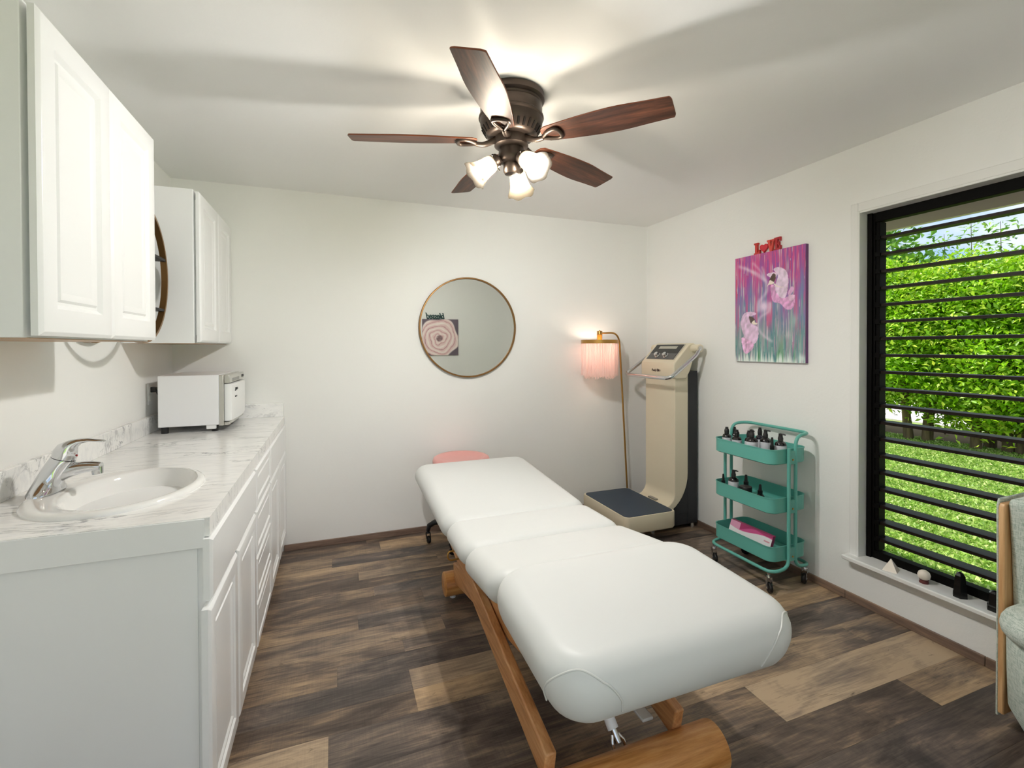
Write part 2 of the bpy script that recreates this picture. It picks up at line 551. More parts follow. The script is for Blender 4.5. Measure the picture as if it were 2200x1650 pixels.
# open doorway behind the camera
dr = struct(bpy.data.objects.new('door_1', None)); COL.objects.link(dr); dr.location = ((DX0 + DX1) / 2, YF, 0)
m = MB()
m.box(DX0, DX0 + .03, YF - WT, YF + .015, 0, DZ).box(DX1 - .03, DX1, YF - WT, YF + .015, 0, DZ).box(DX0, DX1, YF - WT, YF + .015, DZ - .03, DZ)
m.build('door_frame', M_trim, dr, bevel=.002)

bb = struct(bpy.data.objects.new('baseboard_back', None)); COL.objects.link(bb); bb.location = (1, YB, 0)
for a, b in ((-0.33, 0.9), (0.9, 2.597)):
    MB().box(a + .001, b - .001, YB - .012, YB, 0, 0.042).build('board', M_base, bb, bevel=.002)
bb = struct(bpy.data.objects.new('baseboard_right', None)); COL.objects.link(bb); bb.location = (XR, 1, 0)
for a, b in ((YF, 0.2), (0.2, 1.165), (1.165, 1.757), (1.757, 2.95), (2.95, YB)):
    MB().box(XR - .012, XR, a + .001, b - .001, 0, 0.042).build('board', M_base_y, bb, bevel=.002)

# ------------------------------------------------------------------ window 1 (louvres)
win = struct(bpy.data.objects.new('window_1', None)); COL.objects.link(win); win.location = (XR, (WY0 + WY1) / 2, WZ0)
m = MB()   # flat casing on the wall and jamb lining
m.box(XR - .006, XR, WY1, WY1 + .038, WZ0, WZ1 + .045).box(XR - .006, XR, WY0 - .038, WY0, WZ0, WZ1 + .045)
m.box(XR - .006, XR, WY0, WY1, WZ1, WZ1 + .045)
m.build('casing', M_trim, win, bevel=.003)
m = MB()
m.box(XR - .012, XR + WT, WY1 - .012, WY1, WZ0, WZ1).box(XR - .012, XR + WT, WY0, WY0 + .012, WZ0, WZ1).box(XR - .012, XR + WT, WY0 + .012, WY1 - .012, WZ1 - .012, WZ1)
m.build('jamb', M_trim, win, bevel=.003)
m = MB()
m.box(XR - .058, XR + WT + .03, WY0 - .06, WY1 + .048, WZ0 - .016, WZ0 + .008)
m.build('window_sill', M_trim, win, bevel=.006, seg=3)
m = MB()
m.prism([(XR - .034, WZ0 - .016), (XR, WZ0 - .016), (XR, WZ0 - .062), (XR - .010, WZ0 - .062), (XR - .026, WZ0 - .036)], 'y', WY0 - .04, WY1 + .022)
m.build('sill_apron', M_trim, win)
FX0, FX1 = XR + .058, XR + .105
m = MB()
ft = WZ1 - .012
m.box(FX0, FX1, WY1 - .047, WY1 - .012, WZ0 + .008, ft).box(FX0, FX1, WY0 + .012, WY0 + .047, WZ0 + .008, ft)
m.box(FX0, FX1, WY0 + .047, WY1 - .047, ft - .05, ft).box(FX0, FX1, WY0 + .047, WY1 - .047, WZ0 + .008, WZ0 + .048)
m.box(FX0 - .012, FX0, WY1 - .038, WY1 - .014, WZ0 + .008, ft).box(FX0 - .012, FX0, WY0 + .014, WY0 + .038, WZ0 + .008, ft)
m.build('louvre_frame', M_blackf, win, bevel=.002)
m = MB()
m.box(FX0 + .006, FX1 + .01, WY1 - .066, WY1 - .047, WZ0 + .05, ft - .05).box(FX0 + .006, FX1 + .01, WY0 + .047, WY0 + .066, WZ0 + .05, ft - .05)
m.build('louvre_rail', M_blackf, win, bevel=.002)
for k in range(19):
    z = 1.943 - k * 0.0881
    m = MB()
    x0, x1 = FX0 + .004, FX0 + .082
    m.rings([[(x0, y, z - .008), (x0, y, z + .006), (x0 + .010, y, z + .008), (x1, y, z + .006), (x1, y, z - .004), (x0 + .012, y, z - .007)] for y in (WY0 + .05, WY1 - .05)])
    m.build('slat', M_slat, win, smooth=20)
for k in range(19):
    z = 1.943 - k * 0.0881
    MB().box(FX0 - .004, FX0 + .05, WY1 - .072, WY1 - .05, z - .012, z + .014).build('slat_clip', M_blackf, win, smooth=0)
# roof eave seen through the top of the window
m = MB()
m.box(XR + WT, 3.30, -1.5, 4.5, 2.16, 2.30).box(3.28, 3.32, -1.5, 4.5, 2.106, 2.42)
eave = struct(m.build('roof_eave', mat('eave_paint', srgb(186, 166, 180), 0.7), smooth=0))

# ------------------------------------------------------------------ cabinets
def panel_face(m, a0, a1, z0, z1, x, steps, d0=-.022):
    """door leaf facing +X with nested steps (inset, depth)"""
    def ring(i, d):
        return [(x + d, a0 + i, z0 + i), (x + d, a1 - i, z0 + i), (x + d, a1 - i, z1 - i), (x + d, a0 + i, z1 - i)]
    m.rings([ring(0, d0)] + [ring(i, d) for i, d in steps])
DOOR = [(0, -.007), (.007, -.001), (.010, 0), (.052, 0), (.060, -.009), (.066, -.009), (.071, -.003), (.077, -.003), (.086, -.008), (.092, -.0075)]
DOOR_U = [(0, -.007), (.008, -.001), (.011, 0), (.066, 0), (.076, -.010), (.084, -.010), (.090, -.004), (.096, -.004), (.108, -.0095), (.114, -.009)]
FLAT = [(0, -.007), (.008, 0)]
CX = -0.335    # front of carcass
FXD = -0.313   # front of doors
def base_unit(y0, y1, label, doors, fronts, drawers, end=False):
    th = thing('base_cabinet', label, 'cabinet', ((XL + CX) / 2, (y0 + y1) / 2, 0))
    m = MB()
    m.box(XL + .002, CX, y0, y1, 0.095, 0.868)
    m.build('carcass', M_cab, th, bevel=.0015)
    m = MB()
    m.box(XL + .002, CX - .055, y0 + .002, y1 - .002, 0, 0.095)
    m.build('toe_kick', M_cab, th, smooth=0)
    for a, b, z0, z1 in doors:
        m = MB(); panel_face(m, a, b, z0, z1, FXD, DOOR); m.build('door', M_cab, th, smooth=25)
    for a, b, z0, z1 in fronts:
        m = MB(); panel_face(m, a, b, z0, z1, FXD, FLAT); m.build('drawer_front', M_cab, th, smooth=25)
    for a, b, z0, z1 in drawers:
        m = MB(); panel_face(m, a, b, z0, z1, FXD, [(0, -.007), (.006, 0), (.030, 0), (.036, -.006), (.041, -.006), (.046, -.002)]); m.build('drawer', M_cab, th, smooth=25)
    return th
t1 = base_unit(1.498, 2.232, 'white base cabinet under the sink with plain end panel facing the camera',
               [(1.446, 1.822, .10, .682), (1.838, 2.222, .10, .682)], [(1.470, 2.222, .694, .862)], [])
m = MB(); m.box(XL + .002, CX - .018, 1.492, 1.498, 0.0, 0.835); m.build('end_panel', M_cab, t1, bevel=.001)
base_unit(2.234, 2.700, 'white base cabinet with a stack of drawers, between the two door cabinets', [],
          [], [(2.240, 2.694, .694, .862), (2.240, 2.694, .494, .682), (2.240, 2.694, .300, .482), (2.240, 2.694, .10, .288)])
base_unit(2.702, 3.510, 'white base cabinet with two doors against the back wall, below the towel warmer',
          [(2.710, 3.098, .10, .682), (3.112, 3.502, .10, .682)], [(2.710, 3.502, .694, .862)], [])

# countertop with an oval cut-out
CT0, CT1 = 0.870, 0.915
cx0, cx1, cy0, cy1 = XL + .002, -0.322, 1.484, YB - .002
SKX, SKY_, SRX, SRY = -0.645, 1.855, 0.205, 0.250
def counter_mesh():
    m = MB()
    ys = 2.30
    N = 48
    hole, outer = [], []
    angs = [2 * PI * k / N for k in range(N)]
    for px, py in ((cx1, ys), (cx0, ys), (cx0, cy0), (cx1, cy0)):
        angs.append(math.atan2(py - SKY_, px - SKX) % (2 * PI))
    angs = sorted(angs)
    for a in angs:
        ca, sa = math.cos(a), math.sin(a)
        hole.append((SKX + SRX * ca, SKY_ + SRY * sa))
        ts = []
        if ca > 1e-9: ts.append((cx1 - SKX) / ca)
        if ca < -1e-9: ts.append((cx0 - SKX) / ca)
        if sa > 1e-9: ts.append((ys - SKY_) / sa)
        if sa < -1e-9: ts.append((cy0 - SKY_) / sa)
        tt_ = min(ts)
        outer.append((SKX + tt_ * ca, SKY_ + tt_ * sa))
    m.rings([[(x, y, CT0) for x, y in outer], [(x, y, CT1) for x, y in outer], [(x, y, CT1) for x, y in hole], [(x, y, CT0) for x, y in hole], [(x, y, CT0) for x, y in outer]], False, False)
    m.box(cx0, cx1, ys, cy1, CT0, CT1)
    m.box(cx1 - .02, cx1, cy0, cy1, CT0 - .006, CT0)
    return m
ctop = thing('countertop', 'white marble laminate countertop running along the left wall', 'countertop', (-0.64, 2.5, CT0))
counter_mesh().build('worktop', M_marble, ctop, smooth=30)
MB().box(cx0, cx1 - .012, cy0 - .003, cy0, CT0 - .035, CT1 - .002).build('end_cap', M_cab, ctop, bevel=.001)
MB().box(XL + .001, XL + .020, cy0, cy1 - .001, CT1, CT1 + .092).build('backsplash', M_marble, ctop, bevel=.002)
MB().box(XL + .021, -0.325, YB - .020, YB - .001, CT1, CT1 + .090).build('side_splash', M_marble, ctop, bevel=.002)

# sink
sk = thing('sink', 'oval white drop-in sink set in the marble countertop', 'sink', (SKX, SKY_, CT1))
def ell(cx, cy, rx, ry, z, n=48):
    return [(cx + rx * math.cos(2 * PI * k / n), cy + ry * math.sin(2 * PI * k / n), z) for k in range(n)]
m = MB()
prof = [(-.645, 1.855, .224, .268, CT1), (-.645, 1.855, .224, .268, CT1 + .006), (-.645, 1.855, .218, .262, CT1 + .013), (-.645, 1.855, .206, .250, CT1 + .016),
        (-.640, 1.857, .196, .243, CT1 + .015), (-.622, 1.862, .176, .234, CT1 + .013), (-.618, 1.864, .168, .229, CT1 + .008), (-.618, 1.865, .160, .220, CT1 - .010),
        (-.618, 1.866, .152, .209, CT1 - .045), (-.618, 1.867, .138, .190, CT1 - .08), (-.618, 1.867, .115, .158, CT1 - .108), (-.618, 1.868, .085, .112, CT1 - .126), (-.618, 1.868, .055, .065, CT1 - .135), (-.618, 1.868, .03, .03, CT1 - .138)]
m.rings([ell(*p) for p in prof], False, True)
m.build('basin', M_porc, sk, smooth=60)
m = MB(); m.lathe([(.0, CT1 - .136), (.030, CT1 - .136), (.034, CT1 - .132), (.024, CT1 - .130), (.02, CT1 - .132), (.0, CT1 - .131)], 24, Matrix.Translation((-.618, 1.868, 0)))
part_label(m.build('drain', M_chrome, sk), 'chrome drain ring')

# faucet
fz = CT1 + .015
FX, FY = -0.842, 1.878
fc = thing('faucet', 'chrome single-lever faucet at the back of the oval sink', 'faucet', (FX, FY, fz))
m = MB()
rg = []
for k, (dz, rx, ry, ox) in enumerate([(0, .036, .082, 0), (.006, .036, .081, 0), (.016, .034, .070, .001), (.030, .033, .054, .005), (.046, .0325, .043, .012), (.064, .032, .037, .021), (.082, .031, .034, .031), (.096, .030, .032, .040), (.100, .029, .031, .042)]):
    rg.append([(FX + ox + rx * math.cos(2 * PI * j / 32), FY + ry * math.sin(2 * PI * j / 32), fz + dz + .35 * (rx * math.cos(2 * PI * j / 32)) * -min(1, dz / .09)) for j in range(32)])
m.rings(rg)
m.build('faucet_body', M_chrome, fc, smooth=60)
m = MB()
path = bez((FX + .008, FY, fz + .040), (FX + .045, FY + .002, fz + .060), (FX + .085, FY + .006, fz + .074), (FX + .132, FY + .012, fz + .064), 12)
rg = []
for i, p in enumerate(path):
    tt_ = i / 12
    hw, hh = .028 - .009 * tt_, .030 - .017 * tt_
    rg.append([(p.x, p.y + hw * math.cos(2 * PI * j / 20), p.z + hh * math.sin(2 * PI * j / 20)) for j in range(20)])
m.rings(rg)
m.cyl((FX + .122, FY + .011, fz + .064), (FX + .124, FY + .011, fz + .042), .016, .015, 20)
m.build('spout', M_chrome, fc, smooth=60)
m = MB()
rg = []
spine = [(.042, .102, .031, .029, 0), (.046, .116, .031, .029, .15), (.052, .130, .030, .025, .45), (.064, .143, .026, .016, .9), (.082, .151, .020, .009, 1.3), (.105, .153, .0155, .0055, 1.5), (.122, .150, .0135, .0042, 1.62), (.140, .147, .0125, .0036, 1.62), (.145, .146, .007, .002, 1.6)]
for ox, oz, hw, hh, tl_ in spine:
    # ring plane turns from horizontal (cap) to vertical (handle)
    dx, dz_ = math.cos(tl_), math.sin(tl_)
    rg.append([(FX + ox + hh * dx * math.cos(2 * PI * j / 20), FY + .06 * (ox - .04) + hw * math.sin(2 * PI * j / 20), fz + oz - (.35 * hh * math.cos(2 * PI * j / 20) * (1 - min(1, tl_))) - hh * dz_ * math.cos(2 * PI * j / 20)) for j in range(20)])
m.rings(rg)
m.build('lever', M_chrome, fc, smooth=60)
m = MB(); m.lathe([(0, 0), (.0035, 0), (.003, .002), (0, .0025)], 12, Matrix.Translation((FX + .0745, FY, fz + .107)) @ Matrix.Rotation(R(80), 4, 'Y'))
part_label(m.build('temperature_dot', M_red, fc), 'small red hot-water dot')

# towel warmer
tw = thing('towel_warmer', 'white towel warmer cabinet on the counter in the corner', 'appliance', (-0.74, 3.23, CT1))
ty0, ty1, tz0, tz1 = 3.005, 3.465, CT1 + .036, CT1 + .312
m = MB(); m.box(-.885, -.603, ty0, ty1, tz0, tz1); m.build('housing', M_whitem, tw, bevel=.004)
m = MB(); m.box(-.603, -.580, ty0 + .002, ty1 - .002, tz0 - .006, tz1 - .002)
m.box(-.580, -.553, ty0 + .012, ty1 - .012, tz1 - .048, tz1 - .004)
m.box(-.580, -.556, ty0 + .012, ty1 - .012, tz0 - .006, tz0 + .012)
m.build('front_frame', M_steel, tw, bevel=.003)
m = MB()
rg = []
for (x, iny, inz) in ((-.579, 0, 0), (-.556, 0, 0), (-.546, .006, .004), (-.542, .016, .012)):
    rg.append([(x + .012 * math.sin(PI * q), y, z) for (y, z, q) in
               [(ty0 + .022 + iny + (ty1 - ty0 - .044 - 2 * iny) * j / 10, tz0 + .016 + inz, j / 10) for j in range(11)] +
               [(ty1 - .022 - iny - (ty1 - ty0 - .044 - 2 * iny) * j / 10, tz1 - .052 - inz, 1 - j / 10) for j in range(11)]])
m.rings(rg)
dw = m.build('door', M_white, tw, smooth=35)
m = MB(); m.box(-.541, -.536, 3.085, 3.135, tz1 - .098, tz1 - .090); m.box(-.541, -.529, 3.092, 3.128, tz1 - .091, tz1 - .078)
part_label(m.build('latch', M_charcoal, dw, bevel=.002), 'dark grey door latch')
m = MB(); m.box(-.540, -.533, 3.085, 3.125, tz1 - .132, tz1 - .124)
part_label(m.build('finger_grip', M_charcoal, dw, bevel=.002), 'dark grey finger grip')
m = MB()
for y, w in ((3.385, .016), (3.408, .012), (3.428, .016)): m.box(-.553, -.551, y, y + w, tz1 - .034, tz1 - .018)
part_label(m.build('button', M_charcoal, tw, bevel=.001), 'dark control buttons')
m = MB(); m.box(-.553, -.552, 3.10, 3.30, tz1 - .042, tz1 - .024); m.build('badge_plate', M_greym, tw)
for x, y in ((-.862, 3.035), (-.628, 3.035), (-.862, 3.43), (-.628, 3.43)):
    m = MB(); m.cyl((x, y, CT1), (x, y, tz0), .017, .018, 16); m.build('foot', M_black, tw)
m = MB(); m.box(-.665, -.618, ty0 + .004, ty0 + .03, tz0 - .022, tz0 + .001); m.build('drip_tray', M_white, tw, bevel=.003)

# wall outlet behind the warmer
ol = thing('wall_outlet', 'white wall outlet with a dark plug, left of the towel warmer', 'outlet', (XL, 3.12, 1.125))
m = MB(); m.box(XL, XL + .006, 3.085, 3.155, 1.066, 1.186); m.build('cover_plate', M_white, ol, bevel=.003)
m = MB(); m.box(XL + .006, XL + .009, 3.10, 3.14, 1.130, 1.165); m.box(XL + .006, XL + .009, 3.10, 3.14, 1.085, 1.12); m.build('socket', M_trim, ol, bevel=.004)
m = MB(); m.box(XL + .009, XL + .032, 3.106, 3.136, 1.134, 1.162); m.cyl((XL + .03, 3.12, 1.146), (XL + .045, 3.13, 1.10), .006, .004, 10); part_label(m.build('plug', M_black, ol, bevel=.004), 'dark plug')

# upper cabinets
def upper(y0, y1, split, label):
    th = thing('wall_cabinet', label, 'cabinet', ((XL - .65) / 2, (y0 + y1) / 2, 1.395))
    m = MB(); m.box(XL + .002, -.656, y0, y1, 1.400, 2.165); m.build('carcass', M_cab, th, bevel=.002)
    m = MB(); m.box(XL + .004, -.655, y0 + .016, y1 - .016, 1.3985, 1.4005); part_label(m.build('underside', M_under, th, smooth=0), 'bare wood underside')
    m = MB(); m.box(-.6565, -.6475, y0 + .03, y1 - .010, 1.44, 2.12); m.build('face_frame', M_cab, th, smooth=0)
    for a, b in ((y0 + .008, split - .0015), (split + .0015, y1 - .006)):
        m = MB(); panel_face(m, a, b, 1.405, 2.158, -.626, DOOR_U, -.0205); m.build('door', M_cab, th, smooth=25)
    return th
upper(1.378, 2.132, 1.757, 'large white wall cabinet nearest the camera, above the sink')
upper(2.752, 3.510, 3.145, 'white wall cabinet in the corner above the towel warmer')

# round hoop shelf between the wall cabinets
hs = thing('hoop_shelf', 'round bronze hoop wall shelf tucked between the two wall cabinets', 'shelf', (XL, 2.42, 1.40))
HY, HZ, HR = 2.425, 1.702, .304
for x0, x1 in ((-.780, -.755), (-.952, -.925)):
    m = MB()
    n = 72
    rg = []
    for k in range(n + 1):
        a = 2 * PI * k / n
        c_, s_ = math.cos(a), math.sin(a)
        rg.append([(x0, HY + HR * c_, HZ + HR * s_), (x1, HY + HR * c_, HZ + HR * s_), (x1, HY + (HR - .012) * c_, HZ + (HR - .012) * s_), (x0, HY + (HR - .012) * c_, HZ + (HR - .012) * s_)])
    m.rings(rg, False, False)
    m.build('hoop', M_gold, hs, smooth=50)
for z in (1.795, 1.555):
    hw = math.sqrt((HR - .012) ** 2 - (z - HZ) ** 2)
    m = MB(); m.box(-.95, -.757, HY - hw, HY + hw, z - .006, z + .006); part_label(m.build('shelf_board', M_bronzed, hs, bevel=.001), 'dark shelf board')
m = MB(); m.lathe([(.0, 0), (.03, 0), (.045, .012), (.05, .03), (.044, .03), (.038, .014), (.0, .006)], 20, Matrix.Translation((-.85, 2.60, 1.561)))
tag(origin(m.build('bowl', M_black), (-.85, 2.60, 1.561)), 'small black bowl on the lower board of the hoop shelf', 'bowl')

# ------------------------------------------------------------------ ceiling fan
FCX, FCY, FZ = 0.705, 1.876, 2.243
fan = thing('ceiling_fan', 'bronze ceiling fan with five dark wood blades and three lit glass shades', 'ceiling fan', (FCX, FCY, H))
T = Matrix.Translation((FCX, FCY, 0))
m = MB()
m.lathe([(.135, 2.44), (.140, 2.435), (.141, 2.412), (.136, 2.405), (.130, 2.402), (.128, 2.394), (.131, 2.388), (.131, 2.350), (.137, 2.345), (.138, 2.338), (.133, 2.333), (.131, 2.315), (.126, 2.300), (.106, 2.268), (.098, 2.262), (.09, 2.260), (.0, 2.262)], 48, T)
m.build('motor_housing', M_bronze, fan, smooth=35)
for k in range(30):
    a = 2 * PI * k / 30
    Mx = T @ Matrix.Rotation(a, 4, 'Z') @ Matrix.Translation((.1165, 0, 2.284)) @ Matrix.Rotation(R(32), 4, 'Y')
    m = MB(); m.prism(rrect(.0030, .0052, .0028, 3), 'z', -.015, .015, Mx)
    m.build('vent_slot', M_bronzed, fan, smooth=0)
m = MB()
m.lathe([(.070, 2.262), (.072, 2.225), (.060, 2.216), (.052, 2.214)], 36, T)
m.lathe([(.052, 2.216), (.055, 2.190), (.057, 2.186), (.057, 2.172), (.052, 2.160), (.045, 2.155), (.034, 2.152), (.034, 2.118), (.028, 2.108), (.0, 2.104)], 32, T)
m.build('light_kit_hub', M_bronze, fan, smooth=35)
angs = [R(238.5 - 72 * k) for k in range(5)]
def blade_mesh():
    m = MB()
    out = []
    L0, L1 = .165, .655
    n = 14
    top, bot = [], []
    for k in range(n + 1):
        t_ = k / n
        x = L0 + (L1 - L0) * t_
        w = .044 + .026 * math.sin(min(t_ * 1.25, 1.0) * PI * .62) - .012 * max(0, t_ - .6) / .4
        top.append((x, w)); bot.append((x, -w))
    e = .012
    end = [(L1 + .006, .056 - e), (L1 + .004, -.05 + e)]
    st = [(L0 - .016, -.030), (L0 - .020, -.015), (L0 - .020, .015), (L0 - .016, .030)]
    poly = top + [(L1 + .004, .050)] + [(L1 + .007, 0.04), (L1 + .007, -.04), (L1 + .004, -.050)] + bot[::-1] + st
    return poly
bp_ = blade_mesh()
for a in angs:
    b = None
    m = MB()
    m.rings([[(x, y, -.003) for x, y in bp_], [(x, y, .003) for x, y in bp_]])
    b = m.build('blade', M_walnut, None, smooth=30, bevel=.0012)
    b.data.materials.append(M_bladeedge)
    for p in b.data.polygons:
        if abs(p.normal.z) < .5: p.material_index = 1
    b.parent = fan
    b.location = (0, 0, FZ + .004 - H)
    b.rotation_euler = (R(-12), R(1.5), a)
    # blade iron: arm from hub then open triangular bracket under the blade
    m = MB()
    arm = bez((.062, 0, .006), (.10, 0, -.010), (.11, 0, -.022), (.150, 0, -.014), 8)
    m.tube(arm, [.013, .013, .0125, .012, .012, .0115, .011, .0105, .010], 10)
    lp = [(.145, 0, -.013), (.178, .024, -.009), (.205, .034, -.007), (.222, .030, -.007), (.228, 0.0, -.007), (.222, -.030, -.007), (.205, -.034, -.007), (.178, -.024, -.009)]
    m.tube(round_path(lp + [lp[0]], .012, 3)[:-1], .0085, 8, closed=True)
    ir = m.build('blade_iron', M_bronze, None, smooth=50)
    ir.parent = fan
    ir.location = (0, 0, FZ + .004 - H)
    ir.rotation_euler = (R(-6), R(1.5), a)
    m = MB()
    for y in (-.016, 0, .016): m.cyl((.224, y, -.011), (.224, y, -.004), .004, .004, 8)
    sc_ = m.build('screw', M_steel, ir, smooth=40, local=True)
    sc_.parent = ir
# shades: directions of the three lamps, horizontally 120 degrees apart
def shade_set(az, tilt):
    q = Matrix.Rotation(az, 4, 'Z') @ Matrix.Rotation(PI - tilt, 4, 'Y')   # local +Z points down and outwards
    base = Vector((FCX, FCY, 2.172)) + Vector((math.cos(az), math.sin(az), 0)) * .050
    Mx = Matrix.Translation(base) @ q
    m = MB()
    m.tube([Vector((FCX, FCY, 2.150)), Vector((FCX, FCY, 2.150)) * .4 + base * .6, base + (Mx.to_3x3() @ Vector((0, 0, .02)))], .014, 12)
    m.lathe([(.014, .004), (.026, .012), (.029, .020), (.029, .042), (.026, .042), (.0, .036)], 24, Mx)
    h = m.build('lamp_holder', M_bronze, fan, smooth=45)
    for s_ in (0, 2.1, 4.2):
        m = MB()
        d = Matrix.Rotation(s_, 4, 'Z')
        m.cyl(Mx @ d @ Vector((.026, 0, .034)), Mx @ d @ Vector((.040, 0, .034)), .0022, .0022, 8)
        m.lathe([(.0, -.0025), (.004, -.002), (.004, .002), (.0, .0025)], 8, Mx @ d @ Matrix.Translation((.040, 0, .034)) @ Matrix.Rotation(PI / 2, 4, 'Y'))
        m.build('thumb_screw', M_bronzed, h, smooth=0)
    m = MB()
    n = 40
    rg = []
    prof = [(.026, .030), (.033, .040), (.037, .055), (.039, .075), (.043, .100), (.051, .122), (.060, .136), (.0615, .1385), (.058, .136), (.049, .121), (.041, .099), (.037, .075), (.035, .055), (.031, .042), (.024, .034)]
    for i, (r_, z) in enumerate(prof):
        w = max(0, (z - .10) / .04)
        rg.append([(r_ * (1 + .03 * w * math.cos(6 * 2 * PI * k / n)) * math.cos(2 * PI * k / n), r_ * (1 + .03 * w * math.cos(6 * 2 * PI * k / n)) * math.sin(2 * PI * k / n), z + .004 * w * math.cos(6 * 2 * PI * k / n)) for k in range(n)])
    m.rings(rg, False, False, M=Mx)
    m.build('glass_shade', M_shade, fan, smooth=60)
    m = MB()
    pr = [(.010, .040), (.011, .055), (.018, .070), (.0255, .088), (.0265, .100), (.023, .112), (.013, .121), (.0, .124)]
    m.lathe(pr, 20, Mx, True, False)
    part_label(m.build('bulb', M_bulb, fan, smooth=60), 'lit white bulb')
shade_set(R(174), R(52))
shade_set(R(-68), R(54))
shade_set(R(52), R(46))

# ------------------------------------------------------------------ wall mirror
MX, MZ, MR = 0.963, 1.527, .383
mr = thing('round_mirror', 'round wall mirror with a thin bronze frame on the back wall', 'mirror', (MX, YB, MZ))
m = MB()
Ty = Matrix.Translation((MX, YB, MZ)) @ Matrix.Rotation(PI / 2, 4, 'X')
m.lathe([(MR, 0.001), (MR, .024), (MR - .003, .027), (MR - .010, .027), (MR - .012, .024), (MR - .012, .012), (MR - .012, .001)], 96, Ty, False, False)
m.build('frame', M_gold, mr, smooth=40)
m = MB(); m.lathe([(MR - .012, .002), (MR - .012, .014)], 96, Ty); m.build('mirror_glass', M_mirror, mr, smooth=20)

# ------------------------------------------------------------------ paintings (colours computed per vertex)
def vnoise(u, v, seed):
    rs = np.random.RandomState(seed)
    G = rs.rand(64, 64)
    ui, vi = np.floor(u).astype(int), np.floor(v).astype(int)
    fu, fv = u - ui, v - vi
    fu, fv = fu * fu * (3 - 2 * fu), fv * fv * (3 - 2 * fv)
    a = G[ui % 64, vi % 64]; b = G[(ui + 1) % 64, vi % 64]; c_ = G[ui % 64, (vi + 1) % 64]; d = G[(ui + 1) % 64, (vi + 1) % 64]
    return (a * (1 - fu) + b * fu) * (1 - fv) + (c_ * (1 - fu) + d * fu) * fv
def fbm(u, v, seed, oct=4):
    s, a, tot = 0, 1.0, 0
    for k in range(oct):
        s = s + a * vnoise(u * 2 ** k, v * 2 ** k, seed + k); tot += a; a *= .55
    return s / tot
def lin(c):
    c = np.asarray(c, float) / 255
    return np.where(c <= .04045, c / 12.92, ((c + .055) / 1.055) ** 2.4)
def inpoly(u, v, poly):
    r = np.zeros(u.shape, bool)
    n = len(poly)
    for i in range(n):
        (x0, y0), (x1, y1) = poly[i], poly[(i + 1) % n]
        cond = ((y0 > v) != (y1 > v)) & (u < (x1 - x0) * (v - y0) / (y1 - y0 + 1e-12) + x0)
        r ^= cond
    return r
def dist_path(u, v, path):
    d = np.full(u.shape, 1e6)
    for (x0, y0), (x1, y1) in zip(path[:-1], path[1:]):
        dx, dy = x1 - x0, y1 - y0
        t_ = np.clip(((u - x0) * dx + (v - y0) * dy) / (dx * dx + dy * dy + 1e-12), 0, 1)
        d = np.minimum(d, np.hypot(u - x0 - t_ * dx, v - y0 - t_ * dy))
    return d
def spline(pts, n=8):
    out = []
    P = [pts[0]] + list(pts) + [pts[-1]]
    for i in range(1, len(P) - 2):
        p0, p1, p2, p3 = (np.array(P[j], float) for j in (i - 1, i, i + 1, i + 2))
        for k in range(n):
            t_ = k / n
            out.append(tuple(.5 * ((2 * p1) + (-p0 + p2) * t_ + (2 * p0 - 5 * p1 + 4 * p2 - p3) * t_ ** 2 + (-p0 + 3 * p1 - 3 * p2 + p3) * t_ ** 3)))
    out.append(tuple(pts[-1]))
    return out
def closed_spline(pts, n=6):
    out = []
    N = len(pts)
    for i in range(N):
        p0, p1, p2, p3 = (np.array(pts[(i + j - 1) % N], float) for j in range(4))
        for k in range(n):
            t_ = k / n
            out.append(tuple(.5 * ((2 * p1) + (-p0 + p2) * t_ + (2 * p0 - 5 * p1 + 4 * p2 - p3) * t_ ** 2 + (-p0 + 3 * p1 - 3 * p2 + p3) * t_ ** 3)))
    return out
def grid_print(name, pos, nu, nv, colfn, material, parent):
    """flat printed or painted sheet: grid of points pos(u,v) with colour colfn(U,V) (sRGB 0..255)"""
    U, V = np.meshgrid(np.linspace(0, 1, nu), np.linspace(0, 1, nv))
    C = lin(np.clip(colfn(U, V), 0, 255))
    off = root_off(parent)
    vs = [tuple(Vector(pos(a, b)) - off) for a, b in zip(U.ravel(), V.ravel())]
    fs = [(j * nu + i, j * nu + i + 1, (j + 1) * nu + i + 1, (j + 1) * nu + i) for j in range(nv - 1) for i in range(nu - 1)]
    me = bpy.data.meshes.new(name)
    me.from_pydata(vs, [], fs)
    ca = me.color_attributes.new('Col', 'FLOAT_COLOR', 'POINT')
    ca.data.foreach_set('color', np.concatenate([C.reshape(-1, 3), np.ones((nu * nv, 1))], 1).astype(np.float32).ravel())
    me.materials.append(material)
    o = bpy.data.objects.new(name, me)
    COL.objects.link(o)
    o.parent = parent
    return o
def blend(C, col, a):
    a = np.clip(a, 0, 1)[..., None]
    return C * (1 - a) + np.asarray(col, float) * a
